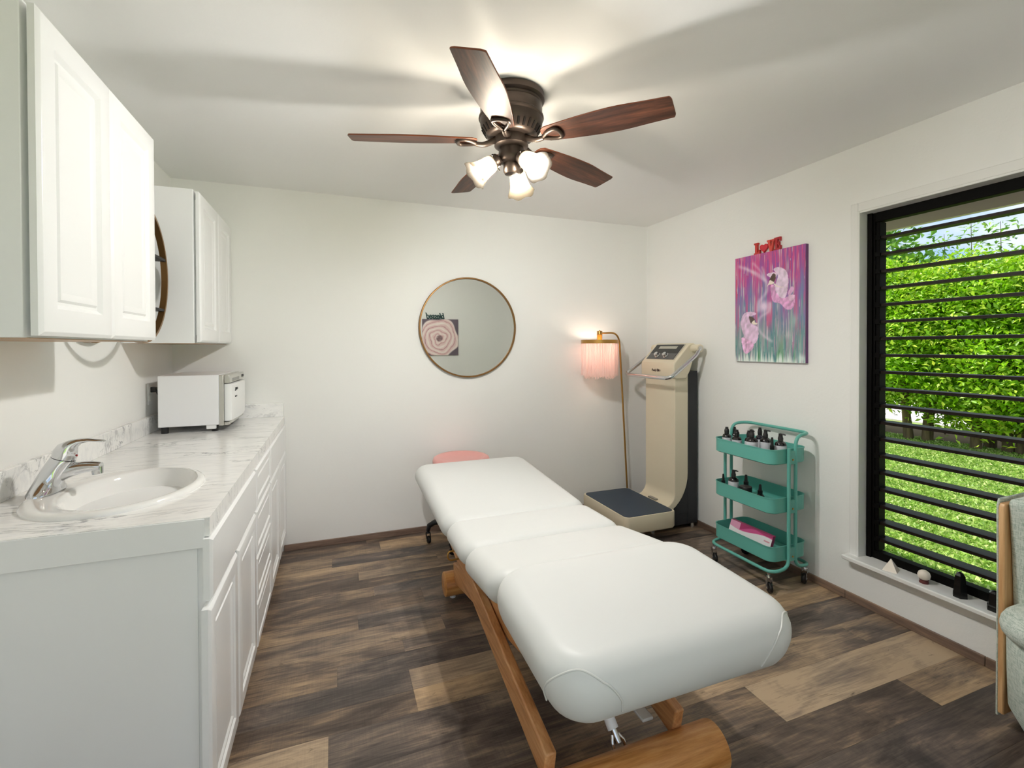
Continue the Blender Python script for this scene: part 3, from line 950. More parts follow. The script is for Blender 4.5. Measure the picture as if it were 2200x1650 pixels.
def fairy_cols(U, V):
    s1 = fbm(U * 46, V * 3.5 + U * 2, 3, 3)
    s2 = fbm(U * 22 + 5, V * 2.2, 9, 3)
    s3 = fbm(U * 90, V * 6, 21, 2)
    h = V + (s2 - .5) * .55
    C = np.zeros(U.shape + (3,))
    top = np.where((s1 > .52)[..., None], np.array([206, 62, 132.]), np.array([150, 62, 150.]))
    top = blend(top, (214, 60, 96), (s3 - .55) * 4)
    mid = np.where((s1 > .5)[..., None], np.array([134, 92, 160.]), np.array([104, 112, 168.]))
    mid = blend(mid, (86, 150, 150), (s3 - .5) * 4)
    mid = blend(mid, (196, 84, 128), (s2 - .56) * 7)
    low = np.where((s1 > .5)[..., None], np.array([120, 160, 150.]), np.array([62, 128, 128.]))
    low = blend(low, (170, 120, 152), (s3 - .52) * 4)
    low = blend(low, (60, 138, 84), (s2 - .58) * 7)
    a = np.clip((h - .58) / .2, 0, 1)[..., None]
    b = np.clip((h - .22) / .25, 0, 1)[..., None]
    C = low * (1 - b) + mid * b
    C = C * (1 - a) + top * a
    C = blend(C, (206, 196, 206), (s3 - .60) * 5 * (s1 > .45))
    C = blend(C, (188, 168, 186), .16 + .25 * (fbm(U * 120, V * 9, 33, 2) - .4))
    C = blend(C, (176, 206, 196), np.clip(.42 - V, 0, 1) * .9 * (fbm(U * 60, V * 5, 51, 2) > .5))
    C = blend(C, (226, 236, 230), (.07 + .05 * (s1 - .5) * 4 - V) / .07)
    # work in crop pixel coordinates of the photograph's painting
    X = 412 + U * 785
    Y = (395 - 175 * U) * V + (1528) * (1 - V) + 12 * U * (1 - V)
    for pth, w, al in (([(470, 480), (600, 520), (700, 560), (770, 620), (800, 680), (798, 740), (750, 810), (705, 870), (695, 960)], 20, .75),
                       ([(640, 440), (720, 520), (775, 620)], 16, .6), ([(740, 480), (770, 560), (790, 640)], 14, .5),
                       ([(830, 880), (815, 970), (740, 1020), (705, 1070), (700, 1160), (760, 1240), (850, 1300)], 18, .7), ([(540, 490), (660, 560), (760, 620)], 16, .5)):
        d = dist_path(X, Y, spline(pth))
        C = blend(C, (224, 206, 222), al * np.exp(-(d / w) ** 2) * (.7 + .6 * (s3 - .4)))
    d = np.hypot((X - 762) / 62, (Y - 915) / 70)
    C = blend(C, (226, 206, 230), 1.1 * np.exp(-d ** 2 * 1.2))
    def fill(poly, col, tex=.12, al=1.0):
        nonlocal C
        mk = inpoly(X, Y, closed_spline(poly))
        n_ = (fbm(X / 26, Y / 60, 40, 3) - .5) * 2 * tex + .035 * tex / .12 * np.sin((X * .8 + Y * .55) / 9 + 6 * fbm(X / 50, Y / 50, 44, 2)) * (tex > .05)
        for k in range(3):
            C[..., k] = np.where(mk, C[..., k] * (1 - al) + al * col[k] * (1 + n_), C[..., k])
    fill([(870, 505), (905, 480), (960, 485), (1010, 530), (1026, 620), (1018, 720), (1000, 800), (960, 830), (920, 800), (885, 700), (900, 640), (915, 570)], (226, 204, 226))
    fill([(795, 560), (830, 540), (880, 535), (905, 560), (880, 600), (830, 590)], (228, 206, 226))
    fill([(838, 690), (880, 680), (900, 760), (960, 820), (1030, 800), (1090, 790), (1085, 900), (1050, 945), (1000, 940), (940, 880), (860, 850)], (216, 160, 204), .22)
    fill([(1040, 720), (1060, 690), (1085, 715), (1070, 750), (1050, 780), (1030, 800), (1025, 760)], (216, 168, 208))
    fill([(1030, 790), (1090, 785), (1085, 830), (1040, 850)], (226, 190, 216))
    fill([(862, 550), (890, 556), (893, 600), (870, 645), (840, 655), (820, 640), (828, 608)], (84, 62, 52), .1)
    fill([(826, 626), (850, 630), (875, 650), (850, 668), (820, 672), (800, 690), (812, 664)], (238, 226, 214), .02)
    fill([(870, 655), (930, 690), (985, 696), (930, 700), (880, 675)], (236, 224, 214), .02)
    fill([(486, 1080), (520, 1005), (580, 978), (662, 985), (672, 1005), (620, 1025), (600, 1060), (620, 1110), (690, 1150), (695, 1270), (640, 1340), (570, 1320), (520, 1230), (490, 1150)], (222, 192, 220))
    fill([(495, 1270), (560, 1280), (640, 1330), (630, 1390), (560, 1445), (520, 1420), (500, 1350)], (222, 176, 212), .25)
    fill([(588, 1030), (630, 1035), (658, 1065), (655, 1090), (620, 1108), (598, 1085)], (92, 78, 72), .15)
    fill([(618, 1100), (650, 1070), (660, 1095), (690, 1108), (650, 1120)], (238, 228, 214), .02)
    C = blend(C, (206, 226, 220), .9 * np.exp(-(((X - 1165) / 40) ** 2 + ((Y - 1490) / 40) ** 2)))
    C = blend(C, (150, 206, 188), .6 * np.exp(-(((X - 1090) / 30) ** 2 + ((Y - 1060) / 70) ** 2)))
    C = blend(C, (206, 210, 210), .5 * np.exp(-(((X - 1010) / 40) ** 2 + ((Y - 1230) / 50) ** 2)) * (s3 > .5))
    return C
PY0, PY1, PZ0, PZ1, PX = 2.500, 1.982, 1.275, 1.977, XR - .024
fp = thing('fairy_painting', 'magenta and teal canvas painting of two pink-winged dancers on the right wall', 'painting', (XR, (PY0 + PY1) / 2, PZ0))
m = MB(); m.box(PX + .0005, XR, PY1, PY0, PZ0, PZ1); m.build('canvas_stretcher', mat('canvas_side', srgb(110, 70, 120), .7), fp, bevel=.001)
grid_print('painted_face', lambda a, b: (PX, PY0 + (PY1 - PY0) * a, PZ0 + (PZ1 - PZ0) * b), 170, 230, fairy_cols, M_paint, fp)

# LOVE sign standing on the canvas
lv = thing('love_sign', 'red wooden LOVE letters with a heart for the O, standing on the dancers canvas', 'sign', (XR - .015, 2.25, PZ1))
def serif(kind):
    s = .2
    if kind == 'L': return [(0, 0), (.86, 0), (.86, .36), (.74, .36), (.66, .16), (.48, .16), (.48, .86), (.62, .86), (.62, 1), (0, 1), (0, .86), (.16, .86), (.16, .14), (0, .14)]
    if kind == 'V': return [(.36, 0), (.64, 0), (.92, .86), (1.02, .86), (1.02, 1), (.62, 1), (.62, .86), (.70, .86), (.54, .34), (.38, .86), (.48, .86), (.48, 1), (-.02, 1), (-.02, .86), (.08, .86)]
    if kind == 'E': return [(0, 0), (.88, 0), (.88, .34), (.76, .34), (.68, .15), (.46, .15), (.46, .44), (.58, .44), (.58, .34), (.68, .34), (.68, .66), (.58, .66), (.58, .57), (.46, .57), (.46, .86), (.68, .86), (.75, .68), (.86, .68), (.86, 1), (0, 1), (0, .86), (.15, .86), (.15, .14), (0, .14)]
    if kind == 'O':
        return [(.5 + .46 * (16 * math.sin(q) ** 3) / 16, .50 + .46 * (13 * math.cos(q) - 5 * math.cos(2 * q) - 2 * math.cos(3 * q) - math.cos(4 * q)) / 15.5) for q in [2 * PI * k / 40 for k in range(40)]]
for kind, u0, w, h, mcol in (('L', 0.0, .050, .075, M_red), ('O', .042, .066, .066, mat('heart_red', srgb(206, 40, 56), .35)), ('V', .100, .054, .075, mat('letter_coral', srgb(212, 74, 64), .35)), ('E', .152, .050, .080, mat('letter_crimson', srgb(176, 38, 46), .35))):
    m = MB()
    poly = [(2.352 - (u0 + a * w), PZ1 + .0005 + b * h) for a, b in serif(kind)]
    bm = bmesh.new()
    m.prism(poly, 'x', XR - .018, XR - .004)
    bm.free()
    o = m.build('letter', mcol, lv, smooth=0)
    md = o.modifiers.new('tri', 'TRIANGULATE')

# rose painting and "blessed" on the wall behind the camera (seen in the mirror)
RX0, RX1, RZ0, RZ1 = 1.195, 1.730, 1.258, 1.792
def rose_cols(U, V):
    X, Y = U - .53, V - .47
    r = np.hypot(X, Y) * 2
    th = np.arctan2(Y, X)
    sp = r * 4.0 + .16 * np.sin(th * 3 + 1 + r * 4) + .10 * np.sin(th * 5 - r * 6) + th / (2 * PI) + (fbm(U * 6, V * 6, 60, 3) - .5) * .45
    ph = sp - np.floor(sp)
    C = np.zeros(U.shape + (3,))
    C[:] = (236, 206, 204)
    C = blend(C, (248, 238, 232), np.exp(-((ph - .62) / .16) ** 2) * (.4 + 1.0 * fbm(th * 2 + 8, r * 6, 70, 3)))
    C = blend(C, (196, 138, 144), np.exp(-((ph - .06) / .10) ** 2) * .75)
    C = blend(C, (130, 84, 98), np.exp(-((ph - .02) / .06) ** 2) * np.clip(fbm(th * 3 + 4, r * 5, 80, 2) * 2.4 - 1.0, 0, 1))
    C = blend(C, (138, 112, 116), np.clip((.20 - r) / .06, 0, 1) * (.5 + fbm(U * 30, V * 30, 90, 2)))
    C = blend(C, (104, 92, 104), np.clip((r + .08 * np.sin(th * 5 + .4) - 1.06) / .06, 0, 1))
    return C
rpnt = thing('rose_painting', 'square canvas painting of a pale pink rose, reflected in the round mirror', 'painting', ((RX0 + RX1) / 2, YF, RZ0))
m = MB(); m.box(RX0, RX1, YF, YF + .0215, RZ0, RZ1); m.build('canvas_stretcher', mat('rose_side', srgb(150, 130, 136), .7), rpnt, bevel=.001)
grid_print('painted_face', lambda a, b: (RX1 - (RX1 - RX0) * a, YF + .022, RZ0 + (RZ1 - RZ0) * b), 110, 110, rose_cols, M_paint, rpnt)
def text_mesh(name, txt, size, ext, shear, material, Mx, parent=None, off=0.0, squeeze=1.0):
    cu = bpy.data.curves.new(name, 'FONT')
    cu.body = txt
    cu.size = size
    cu.extrude = ext
    cu.shear = shear
    cu.offset = off
    cu.align_x = 'CENTER'
    cu.space_character = squeeze
    tmp = bpy.data.objects.new(name, cu)
    COL.objects.link(tmp)
    me = bpy.data.meshes.new_from_object(tmp.evaluated_get(bpy.context.evaluated_depsgraph_get()))
    bpy.data.objects.remove(tmp)
    me.name = name
    offv = root_off(parent)
    me.transform(Matrix.Translation(-offv) @ Mx)
    me.materials.clear()
    me.materials.append(material)
    o = bpy.data.objects.new(name, me)
    COL.objects.link(o)
    o.parent = parent
    return o
MT = Matrix(((-1, 0, 0, 1.397), (0, 0, 1, YF + .010), (0, 1.35, 0, RZ1 + .004), (0, 0, 0, 1)))
bs = text_mesh('blessed_sign', 'blessed', .095, .006, .3, M_tealsign, MT, None, .0022, .96)
tag(origin(bs, (1.397, YF + .010, RZ1 + .004)), 'dark teal cursive word blessed on top of the rose canvas', 'sign')

# ------------------------------------------------------------------ floor lamp
lp_x, lp_y = 2.34, 3.415
lamp = thing('floor_lamp', 'brass floor lamp with a pink fringed shade in the corner', 'lamp', (lp_x, lp_y, 0))
m = MB(); m.lathe([(.0, 0), (.085, 0), (.088, .004), (.086, .014), (.02, .020), (.011, .03), (.009, .05), (.0, .05)], 32, Matrix.Translation((lp_x, lp_y, 0)))
m.build('base', M_brass, lamp, smooth=40)
SHX, SHY, SHZ = 2.015, 3.335, 1.425
m = MB()
pts = [(lp_x, lp_y, .03), (2.285, 3.413, .95), (2.255, 3.41, 1.395)] + bez((2.255, 3.41, 1.395), (2.245, 3.405, 1.465), (2.205, 3.385, 1.492), (2.140, 3.367, 1.492), 8)[1:] + [(SHX, SHY, 1.486)]
m.tube(pts, .0075, 12)
m.build('pole', M_brass, lamp, smooth=60)
m = MB()
m.lathe([(.0, 1.513), (.004, 1.512), (.006, 1.506), (.021, 1.504), (.022, 1.500), (.021, 1.488), (.022, 1.486), (.022, 1.470), (.021, 1.468), (.021, 1.428), (.0, 1.428)], 24, Matrix.Translation((SHX, SHY, 0)))
m.build('socket', M_brass, lamp, smooth=40)
m = MB()
m.lathe([(.150, 1.404), (.150, 1.432), (.145, 1.432), (.145, 1.404), (.150, 1.404)], 64, Matrix.Translation((SHX, SHY, 0)), False, False)
for k in range(3):
    a = k * 2 * PI / 3 + .4
    m.cyl((SHX, SHY, 1.430), (SHX + .147 * math.cos(a), SHY + .147 * math.sin(a), 1.430), .003, .003, 8)
m.build('shade_ring', M_brass, lamp, smooth=40)
m = MB()
rf = random.Random(3)
for rr, zb, n in ((.144, 1.15, 170), (.112, 1.128, 130)):
    for k in range(n):
        a = 2 * PI * k / n + rf.uniform(-.01, .01)
        w = .0031 * rr / .144 * (150 / n) * .84
        z1 = zb + rf.uniform(-.012, .010)
        rr_0 = rr + rf.uniform(-.003, .003)
        r1 = rr + rf.uniform(-.007, .007)
        c_, s_ = math.cos(a), math.sin(a)
        tx, ty = -s_ * w, c_ * w
        ps = []
        for z, r_ in ((1.412, rr_0), (1.28, (rr + r1) / 2), (z1 + .014, r1), (z1, r1 + .003)):
            ps.append([(SHX + r_ * c_ - tx, SHY + r_ * s_ - ty, z), (SHX + (r_ + w) * c_, SHY + (r_ + w) * s_, z), (SHX + r_ * c_ + tx, SHY + r_ * s_ + ty, z)])
        m.rings(ps)
fr = m.build('fringe', M_fringe, lamp, smooth=60)
part_label(fr, 'pale pink hanging fringe')
fr['kind'] = 'stuff'
m = MB()
m.lathe([(.013, 1.428), (.013, 1.40), (.020, 1.375), (.027, 1.350), (.027, 1.335), (.02, 1.318), (.0, 1.308)], 20, Matrix.Translation((SHX, SHY, 0)), True, False)
part_label(m.build('bulb', M_bulb2, lamp, smooth=60), 'lit warm bulb')

# ------------------------------------------------------------------ vibration platform machine
vp = thing('vibration_machine', 'cream vibration platform machine with chrome handlebar standing in the right corner', 'exercise machine', (2.33, 3.037, 0))
cy0_, cy1_ = 2.860, 3.214
out_p = [(2.495, 1.215), (2.495, .42)] + [(2.495 - .27 * (1 - math.cos(a)), .42 - .30 * math.sin(a)) for a in [R(q) for q in range(9, 91, 9)]] + [(2.10, .12)]
in_p = [(2.10, .175), (2.275, .178)] + [(2.275 + .098 * math.sin(a), .276 - .098 * math.cos(a)) for a in [R(q) for q in range(9, 91, 9)]] + [(2.373, 1.215)]
m = MB()
# column as a swept band
nb = 12
m.prism(out_p + in_p, 'y', cy0_, cy1_)
o = m.build('column', M_beige, vp, smooth=30, bevel=.005, seg=3)
o.modifiers.new('tri', 'TRIANGULATE')
m = MB(); m.box(2.497, 2.585, cy0_ + .004, cy1_ - .004, .035, 1.19); m.box(2.16, 2.585, cy0_ + .008, cy1_ - .008, .03, .118)
m.prism([(2.4965, .43)] + [(x + .002, z - .002) for x, z in out_p[2:-1]] + [(2.4965, .119)], 'y', cy0_ + .004, cy1_ - .004)
m.build('rear_body', M_charcoal, vp, bevel=.004)
for x, y in ((2.19, 2.885), (2.555, 2.885), (2.19, 3.19), (2.555, 3.19)):
    m = MB(); m.cyl((x, y, 0), (x, y, .032), .018, .016, 14); m.build('levelling_foot', M_steel, vp)
m = MB()
rr_ = rrect(.215, .305, .04, 6)
pcx, pcy = 2.068, 3.035
m.rings([[(pcx + x * .97, pcy + y * .98, .082) for x, y in rr_], [(pcx + x, pcy + y, .094) for x, y in rr_], [(pcx + x, pcy + y, .194) for x, y in rr_], [(pcx + x * .992, pcy + y * .994, .199) for x, y in rr_], [(pcx + x * .955, pcy + y * .968, .199) for x, y in rr_]])
m.build('platform', M_beige, vp, smooth=40)
m = MB()
m.rings([[(pcx + x * .945, pcy + y * .96, .199) for x, y in rr_], [(pcx + x * .94, pcy + y * .957, .2025) for x, y in rr_]])
part_label(m.build('rubber_mat', M_navy, vp, smooth=40), 'navy rubber standing mat')
m = MB(); m.box(2.302, 2.330, 3.00, 3.09, .1905, .2); m.build('plate', M_greym, vp)
# head console: profile in X-Z, extruded over Y
hd = [(2.365, 1.135), (2.347, 1.15), (2.345, 1.235), (2.350, 1.255), (2.362, 1.266), (2.482, 1.392), (2.505, 1.402), (2.530, 1.402), (2.552, 1.390), (2.560, 1.366), (2.555, 1.34), (2.535, 1.31), (2.50, 1.20), (2.46, 1.135)]
m = MB(); m.prism(hd, 'y', 2.838, 3.236)
o = m.build('console_head', M_beige, vp, smooth=30, bevel=.008, seg=3)
o.modifiers.new('tri', 'TRIANGULATE')
# control panel lying on the slope
pA, pB = Vector((2.366, 0, 1.2735)), Vector((2.480, 0, 1.393))
dr_ = (pB - pA).normalized(); nm = Vector((-dr_.z, 0, dr_.x))
Lp = (pB - pA).length
def onp(s_, y, h_): return pA + dr_ * (s_ * Lp) + nm * h_ + Vector((0, y, 0))
def slab(m, s0, s1, y0, y1, h0, h1):
    vs = [onp(s_, y, h_) for h_ in (h0, h1) for s_, y in ((s0, y0), (s1, y0), (s1, y1), (s0, y1))]
    m.add(vs, [(0, 3, 2, 1), (4, 5, 6, 7), (0, 1, 5, 4), (1, 2, 6, 5), (2, 3, 7, 6), (3, 0, 4, 7)])
m = MB(); slab(m, .03, .99, 2.868, 3.206, -.004, .0015); m.build('panel_bezel', M_steel, vp, smooth=0)
m = MB(); slab(m, .05, .97, 2.878, 3.196, 0, .003); cp = m.build('control_panel', M_panel, vp, smooth=0)
m = MB(); slab(m, .05, .40, 2.880, 3.194, .003, .0038); m.build('dial_plate', M_panelg, cp, smooth=0)
m = MB(); slab(m, .70, .86, 2.93, 3.14, .003, .0038); m.build('display_strip', M_dialw, cp, smooth=0)
for y in (3.085, 2.985):
    m = MB()
    q = nm.to_track_quat('Z', 'Y').to_matrix().to_4x4()
    m.lathe([(.024, 0), (.024, .006), (.020, .009), (.018, .026), (.015, .029), (.0, .029)], 22, Matrix.Translation(onp(.24, y, .0036)) @ q)
    m.build('knob', M_chrome, cp, smooth=35)
m = MB()
hp = round_path([(2.525, 2.775, 1.362), (2.500, 2.772, 1.318), (2.245, 2.760, 1.145), (2.235, 3.200 + .0, 1.150), (2.235, 3.30, 1.150), (2.500, 3.300, 1.318), (2.525, 3.297, 1.362)], [.03, .06, .001, .06, .03], 6)
m.tube(hp, .0145, 14)
m.build('handlebar', M_chrome, vp, smooth=60)
for y0_, y1_ in ((2.765, 2.842), (3.232, 3.308)):
    m = MB(); m.cyl((2.525, y0_, 1.362), (2.525, y1_, 1.362), .030, .030, 28); piv = m.build('pivot', M_beige, vp, bevel=.003)
    m = MB(); ys_ = y0_ - .002 if y0_ < 3 else y1_ + .002
    m.cyl((2.525, ys_, 1.362), (2.525, (y0_ + y1_) / 2, 1.362), .019, .019, 24); m.build('pivot_cap', M_steel, piv)
logo = text_mesh('logo', 'Body Elite', .026, .0004, .15, mat('logo_maroon', srgb(58, 22, 26), .5), Matrix(((0, 0, -1, 2.3443), (-1, 0, 0, 3.045), (0, 1, 0, 1.185), (0, 0, 0, 1))), vp, .0008)
part_label(logo, 'small dark maker script on the console')

# ------------------------------------------------------------------ utility cart
ct = thing('utility_cart', 'teal three-tier metal utility cart on casters by the right wall', 'cart', (2.412, 2.16, 0))
CXc, CYc = 2.412, 2.158
hx, hy = .142, .218
def tray(z0, z1):
    m = MB()
    a = rrect(hx, hy, .05, 8); b = rrect(hx - .008, hy - .008, .045, 8); lip = rrect(hx + .003, hy + .003, .052, 8)
    def rg(p, z): return [(CXc + x, CYc + y, z) for x, y in p]
    m.rings([rg(b, z0), rg(a, z0 + .006), rg(a, z1 - .004), rg(lip, z1 - .003), rg(lip, z1 + .001), rg(rrect(hx - .0015, hy - .0015, .048, 8), z1 + .001), rg(rrect(hx - .002, hy - .002, .048, 8), z0 + .008), rg(rrect(hx - .012, hy - .012, .04, 8), z0 + .003)])
    return m.build('tray', M_teal, ct, smooth=40)
for z0, z1 in ((.708, .794), (.432, .520), (.160, .247)): tray(z0, z1)
# two bent tube frames: one at each short end, plus hoops
yn, yf = CYc - hy - .013, CYc + hy + .013
for sx_ in (-1, 1):
    x = CXc + sx_ * .026
    m = MB()
    xo = CXc + sx_ * .150
    pts = [(x, yn, .80 if sx_ < 0 else .86), (x, yn, .128), (xo, yn, .115), (xo, yf, .115), (x, yf, .128), (x, yf, .80 if sx_ < 0 else .86)]
    if sx_ < 0:
        m.tube(round_path(pts, [.05, .06, .06, .05], 7), .0095, 12)
    else:
        pts = [(CXc + .152, yn, .868)] + [(CXc + .152 - .05, yn, .868)] + pts[:1] + pts[1:]
        hp = round_path([(x, yf, .128), (x, yf, .868), (CXc + .150, yf - .004, .874), (CXc + .150, yn + .004, .874), (x, yn, .868), (x, yn, .128), (xo, yn, .115), (xo, yf, .115), (x, yf, .128), (x, yf, .16)], [.06, .06, .06, .06, .05, .06, .06, .02], 7)
        m.tube(hp, .0095, 12)
    m.build('tube_frame', M_teal, ct, smooth=60)
for z in (.735, .458, .188):
    for y in (yn, yf):
        m = MB(); s_ = 1 if y < CYc else -1
        m.box(CXc - .022, CXc + .022, min(y - s_ * .004, y + s_ * .012), max(y - s_ * .004, y + s_ * .012), z - .026, z + .05)
        br = m.build('bracket', M_teal, ct, bevel=.002)
        m = MB(); m.cyl((CXc, y - s_ * .002, z), (CXc, y - s_ * .0075, z), .006, .005, 12); m.build('screw', M_brass, br)
def caster(x, y, rot, wr=.030, parent=None, zc=.105, fork=M_chrome, wheel=M_black, hub=M_chrome):
    cst = MB()
    Mx = Matrix.Translation((x, y, 0)) @ Matrix.Rotation(rot, 4, 'Z')
    cst.lathe([(.007, zc), (.007, zc - .012), (.013, zc - .014), (.015, zc - .024), (.010, zc - .028), (.0, zc - .028)], 16, Mx)
    for s_ in (-1, 1):
        cst.prism([(-.012, zc - .022), (.012, zc - .022), (.020, wr - .006), (.010, wr - .010), (.004, wr)], 'y', s_ * .014 - .0012, s_ * .014 + .0012, Mx)
    cst.box(-.012, .012, -.015, .015, zc - .026, zc - .022, Mx)
    fk = cst.build('caster', fork, parent, smooth=35)
    w = MB()
    w.lathe([(.004, -.010), (wr * .72, -.010), (wr * .93, -.008), (wr, -.003), (wr, .003), (wr * .93, .008), (wr * .72, .010), (.004, .010)], 24, Mx @ Matrix.Translation((.013, 0, wr)) @ Matrix.Rotation(PI / 2, 4, 'X'))
    w.build('wheel', wheel, fk, smooth=40)
    w = MB(); w.cyl(Mx @ Vector((.013, -.0165, wr)), Mx @ Vector((.013, .0165, wr)), .006, .006, 12)
    w.build('axle', hub, fk)
    return fk
for x, y, r_ in ((CXc - .146, yn + .028, R(245)), (CXc + .140, yn + .028, R(200)), (CXc - .146, yf - .028, R(250)), (CXc + .140, yf - .028, R(160))):
    caster(x, y, r_, .030, ct, .108)

# bottles
def bottle(kind, rb, h, loc, label, cat='bottle', bm_=M_bottle, rot=0.0, group='dark bottles on the teal cart'):
    th = thing('bottle', label, cat, (0, 0, 0), group)
    m = MB()
    if kind == 'pump':
        hb = h * .72
        m.lathe([(.0, 0), (rb * .92, 0), (rb, .004), (rb, hb * .80), (rb * .93, hb * .90), (rb * .6, hb * .98), (rb * .42, hb), (.0, hb)], 24)
        m.build('bottle_body', bm_, th, smooth=40)
        m = MB()
        m.lathe([(rb * .44, hb - .001), (rb * .46, hb + .018), (rb * .40, hb + .022), (rb * .34, h - .014), (rb * .34, h - .003), (.0, h)], 18)
        m.tube([(0, 0, h - .008), (.014, 0, h - .006), (.027, 0, h - .009)], [.0055, .0048, .0035], 8)
        m.build('pump_head', M_black, th, smooth=40)
        m = MB(); m.lathe([(rb + .0006, hb * .20), (rb + .0006, hb * .80)], 24, None, False, False); part_label(m.build('paper_label', M_label, th, smooth=60), 'white paper label')
    elif kind == 'spray':
        hb = h * .72
        m.lathe([(.0, 0), (rb * .92, 0), (rb, .004), (rb, hb * .84), (rb * .85, hb * .94), (rb * .5, hb), (.0, hb)], 24)
        m.build('bottle_body', bm_, th, smooth=40)
        m = MB()
        m.lathe([(rb * .52, hb - .001), (rb * .56, hb + .020), (rb * .50, hb + .026), (rb * .46, h - .012), (rb * .36, h - .010), (rb * .34, h), (.0, h)], 18)
        m.build('cap', M_black, th, smooth=40)
        m = MB(); m.lathe([(rb + .0006, hb * .20), (rb + .0006, hb * .80)], 24, None, False, False); part_label(m.build('paper_label', M_label, th, smooth=60), 'white paper label')
    elif kind == 'dropper':
        hb = h * .50
        m.lathe([(.0, 0), (rb * .92, 0), (rb, .003), (rb, hb * .70), (rb * .8, hb * .88), (rb * .5, hb), (.0, hb)], 20)
        m.build('bottle_body', bm_, th, smooth=40)
        m = MB()
        m.lathe([(rb * .55, hb - .001), (rb * .58, hb + h * .16), (rb * .40, hb + h * .17), (rb * .28, h - .004), (.0, h)], 16)
        m.build('dropper_cap', M_black, th, smooth=40)
    elif kind == 'jar':
        m.lathe([(.0, 0), (rb * .94, 0), (rb, .004), (rb, h * .62), (rb * .94, h * .66), (.0, h * .66)], 26)
        m.build('bottle_body', bm_, th, smooth=40)
        m = MB(); m.lathe([(rb * 1.02, h * .66), (rb * 1.02, h * .96), (rb * .97, h), (.0, h)], 26)
        m.build('lid', M_black, th, smooth=40)
    th.location = loc
    th.rotation_euler = (0, 0, rot)
    return th
TZ, MZ_ = .7115, .4355
bottle('spray', .026, .152, (2.330, 2.320, TZ), 'dark bottle with a white label at the far end of the top tray front row')
bottle('spray', .021, .136, (2.455, 2.378, TZ), 'dark capped bottle at the far back corner of the top tray')
bottle('spray', .027, .146, (2.338, 2.248, TZ), 'second labelled dark bottle from the far end, top tray front row')
bottle('spray', .022, .150, (2.362, 2.180, TZ), 'dark capped bottle just behind the widest labelled bottle, top tray')
bottle('pump', .033, .172, (2.318, 2.117, TZ), 'widest dark bottle with a broad white label, middle of top tray front', rot=R(250))
bottle('dropper', .018, .125, (2.458, 2.232, TZ), 'small dark bottle half hidden behind the middle of the top tray', bm_=M_bottleb)
bottle('spray', .024, .166, (2.440, 2.168, TZ), 'tall dark spray bottle standing at the back of the top tray', bm_=M_bottleb)
bottle('pump', .030, .172, (2.385, 2.080, TZ), 'black pump bottle with its spout turned toward the window, top tray', rot=R(-60))
bottle('dropper', .021, .146, (2.335, 1.992, TZ), 'small slim dropper bottle at the near front of the top tray', bm_=M_bottleb)
bottle('pump', .031, .166, (2.392, 1.985, TZ), 'labelled black pump bottle nearest the camera on the top tray', rot=R(-70))
bottle('dropper', .020, .130, (2.312, 2.330, MZ_), 'cone-topped dropper bottle at the far end of the middle tray')
bottle('pump', .030, .168, (2.335, 2.270, MZ_), 'black pump bottle with a white label on the middle tray', rot=R(-50))
bottle('jar', .036, .078, (2.365, 2.205, MZ_), 'low wide dark jar on the middle tray', 'jar', group='dark jars on the teal cart')
bottle('dropper', .026, .132, (2.425, 2.258, MZ_), 'tall dropper bottle behind the dark jar on the middle tray')
bottle('dropper', .024, .115, (2.380, 2.112, MZ_), 'cone-topped dropper bottle standing alone near the middle of the middle tray')

# box in the lowest tray
def box_cols(U, V):
    C = np.zeros(U.shape + (3,)); C[:] = (226, 224, 226)
    wav = .70 - .10 * np.sin(U * 5.5) + .05 * U
    C = blend(C, (196, 74, 132), (V - wav) / .02)
    C = blend(C, (160, 40, 96), (V - wav - .12 + .1 * np.sin(U * 9)) / .03)
    C = blend(C, (214, 150, 180), ((V - wav) / .02) * (U < .25))
    for k in range(4):
        C = blend(C, (176, 178, 182), ((np.abs(V - (.42 - k * .055)) < .012) & (U > .70) & (U < .82 - .02 * (k % 2))) * .8)
    C = blend(C, (196, 90, 110), ((np.abs(V - .64) < .03) & (U > .84) & (U < .96)) * .6)
    C = blend(C, (200, 70, 96), ((np.abs(V - .12) < .03) & (U > .76) & (U < .82)) * .8)
    return C
bxm = thing('product_box', 'white product box with a wavy magenta top edge in the lowest cart tray', 'box', (2.36, 2.15, .164))
bx_y0, bx_y1 = 2.315, 2.010
def bxpos(a, b):
    return (2.325 + .040 * b, bx_y0 + (bx_y1 - bx_y0) * a, .168 + .106 * b)
m = MB()
q0 = [bxpos(0, 0), bxpos(1, 0), bxpos(1, 1), bxpos(0, 1)]
n_ = Vector((.89, 0, -.45)) * .05
m.add([Vector(p) + Vector((.0006, 0, -.0003)) for p in q0] + [Vector(p) + Vector((.022, 0, .0)) for p in q0], [(0, 1, 2, 3), (7, 6, 5, 4), (0, 4, 5, 1), (1, 5, 6, 2), (2, 6, 7, 3), (3, 7, 4, 0)])
m.build('carton', mat('carton_magenta', srgb(150, 60, 96), .5), bxm, smooth=0)
grid_print('printed_face', bxpos, 120, 60, box_cols, vcol_mat('printed_card', .35), bxm)

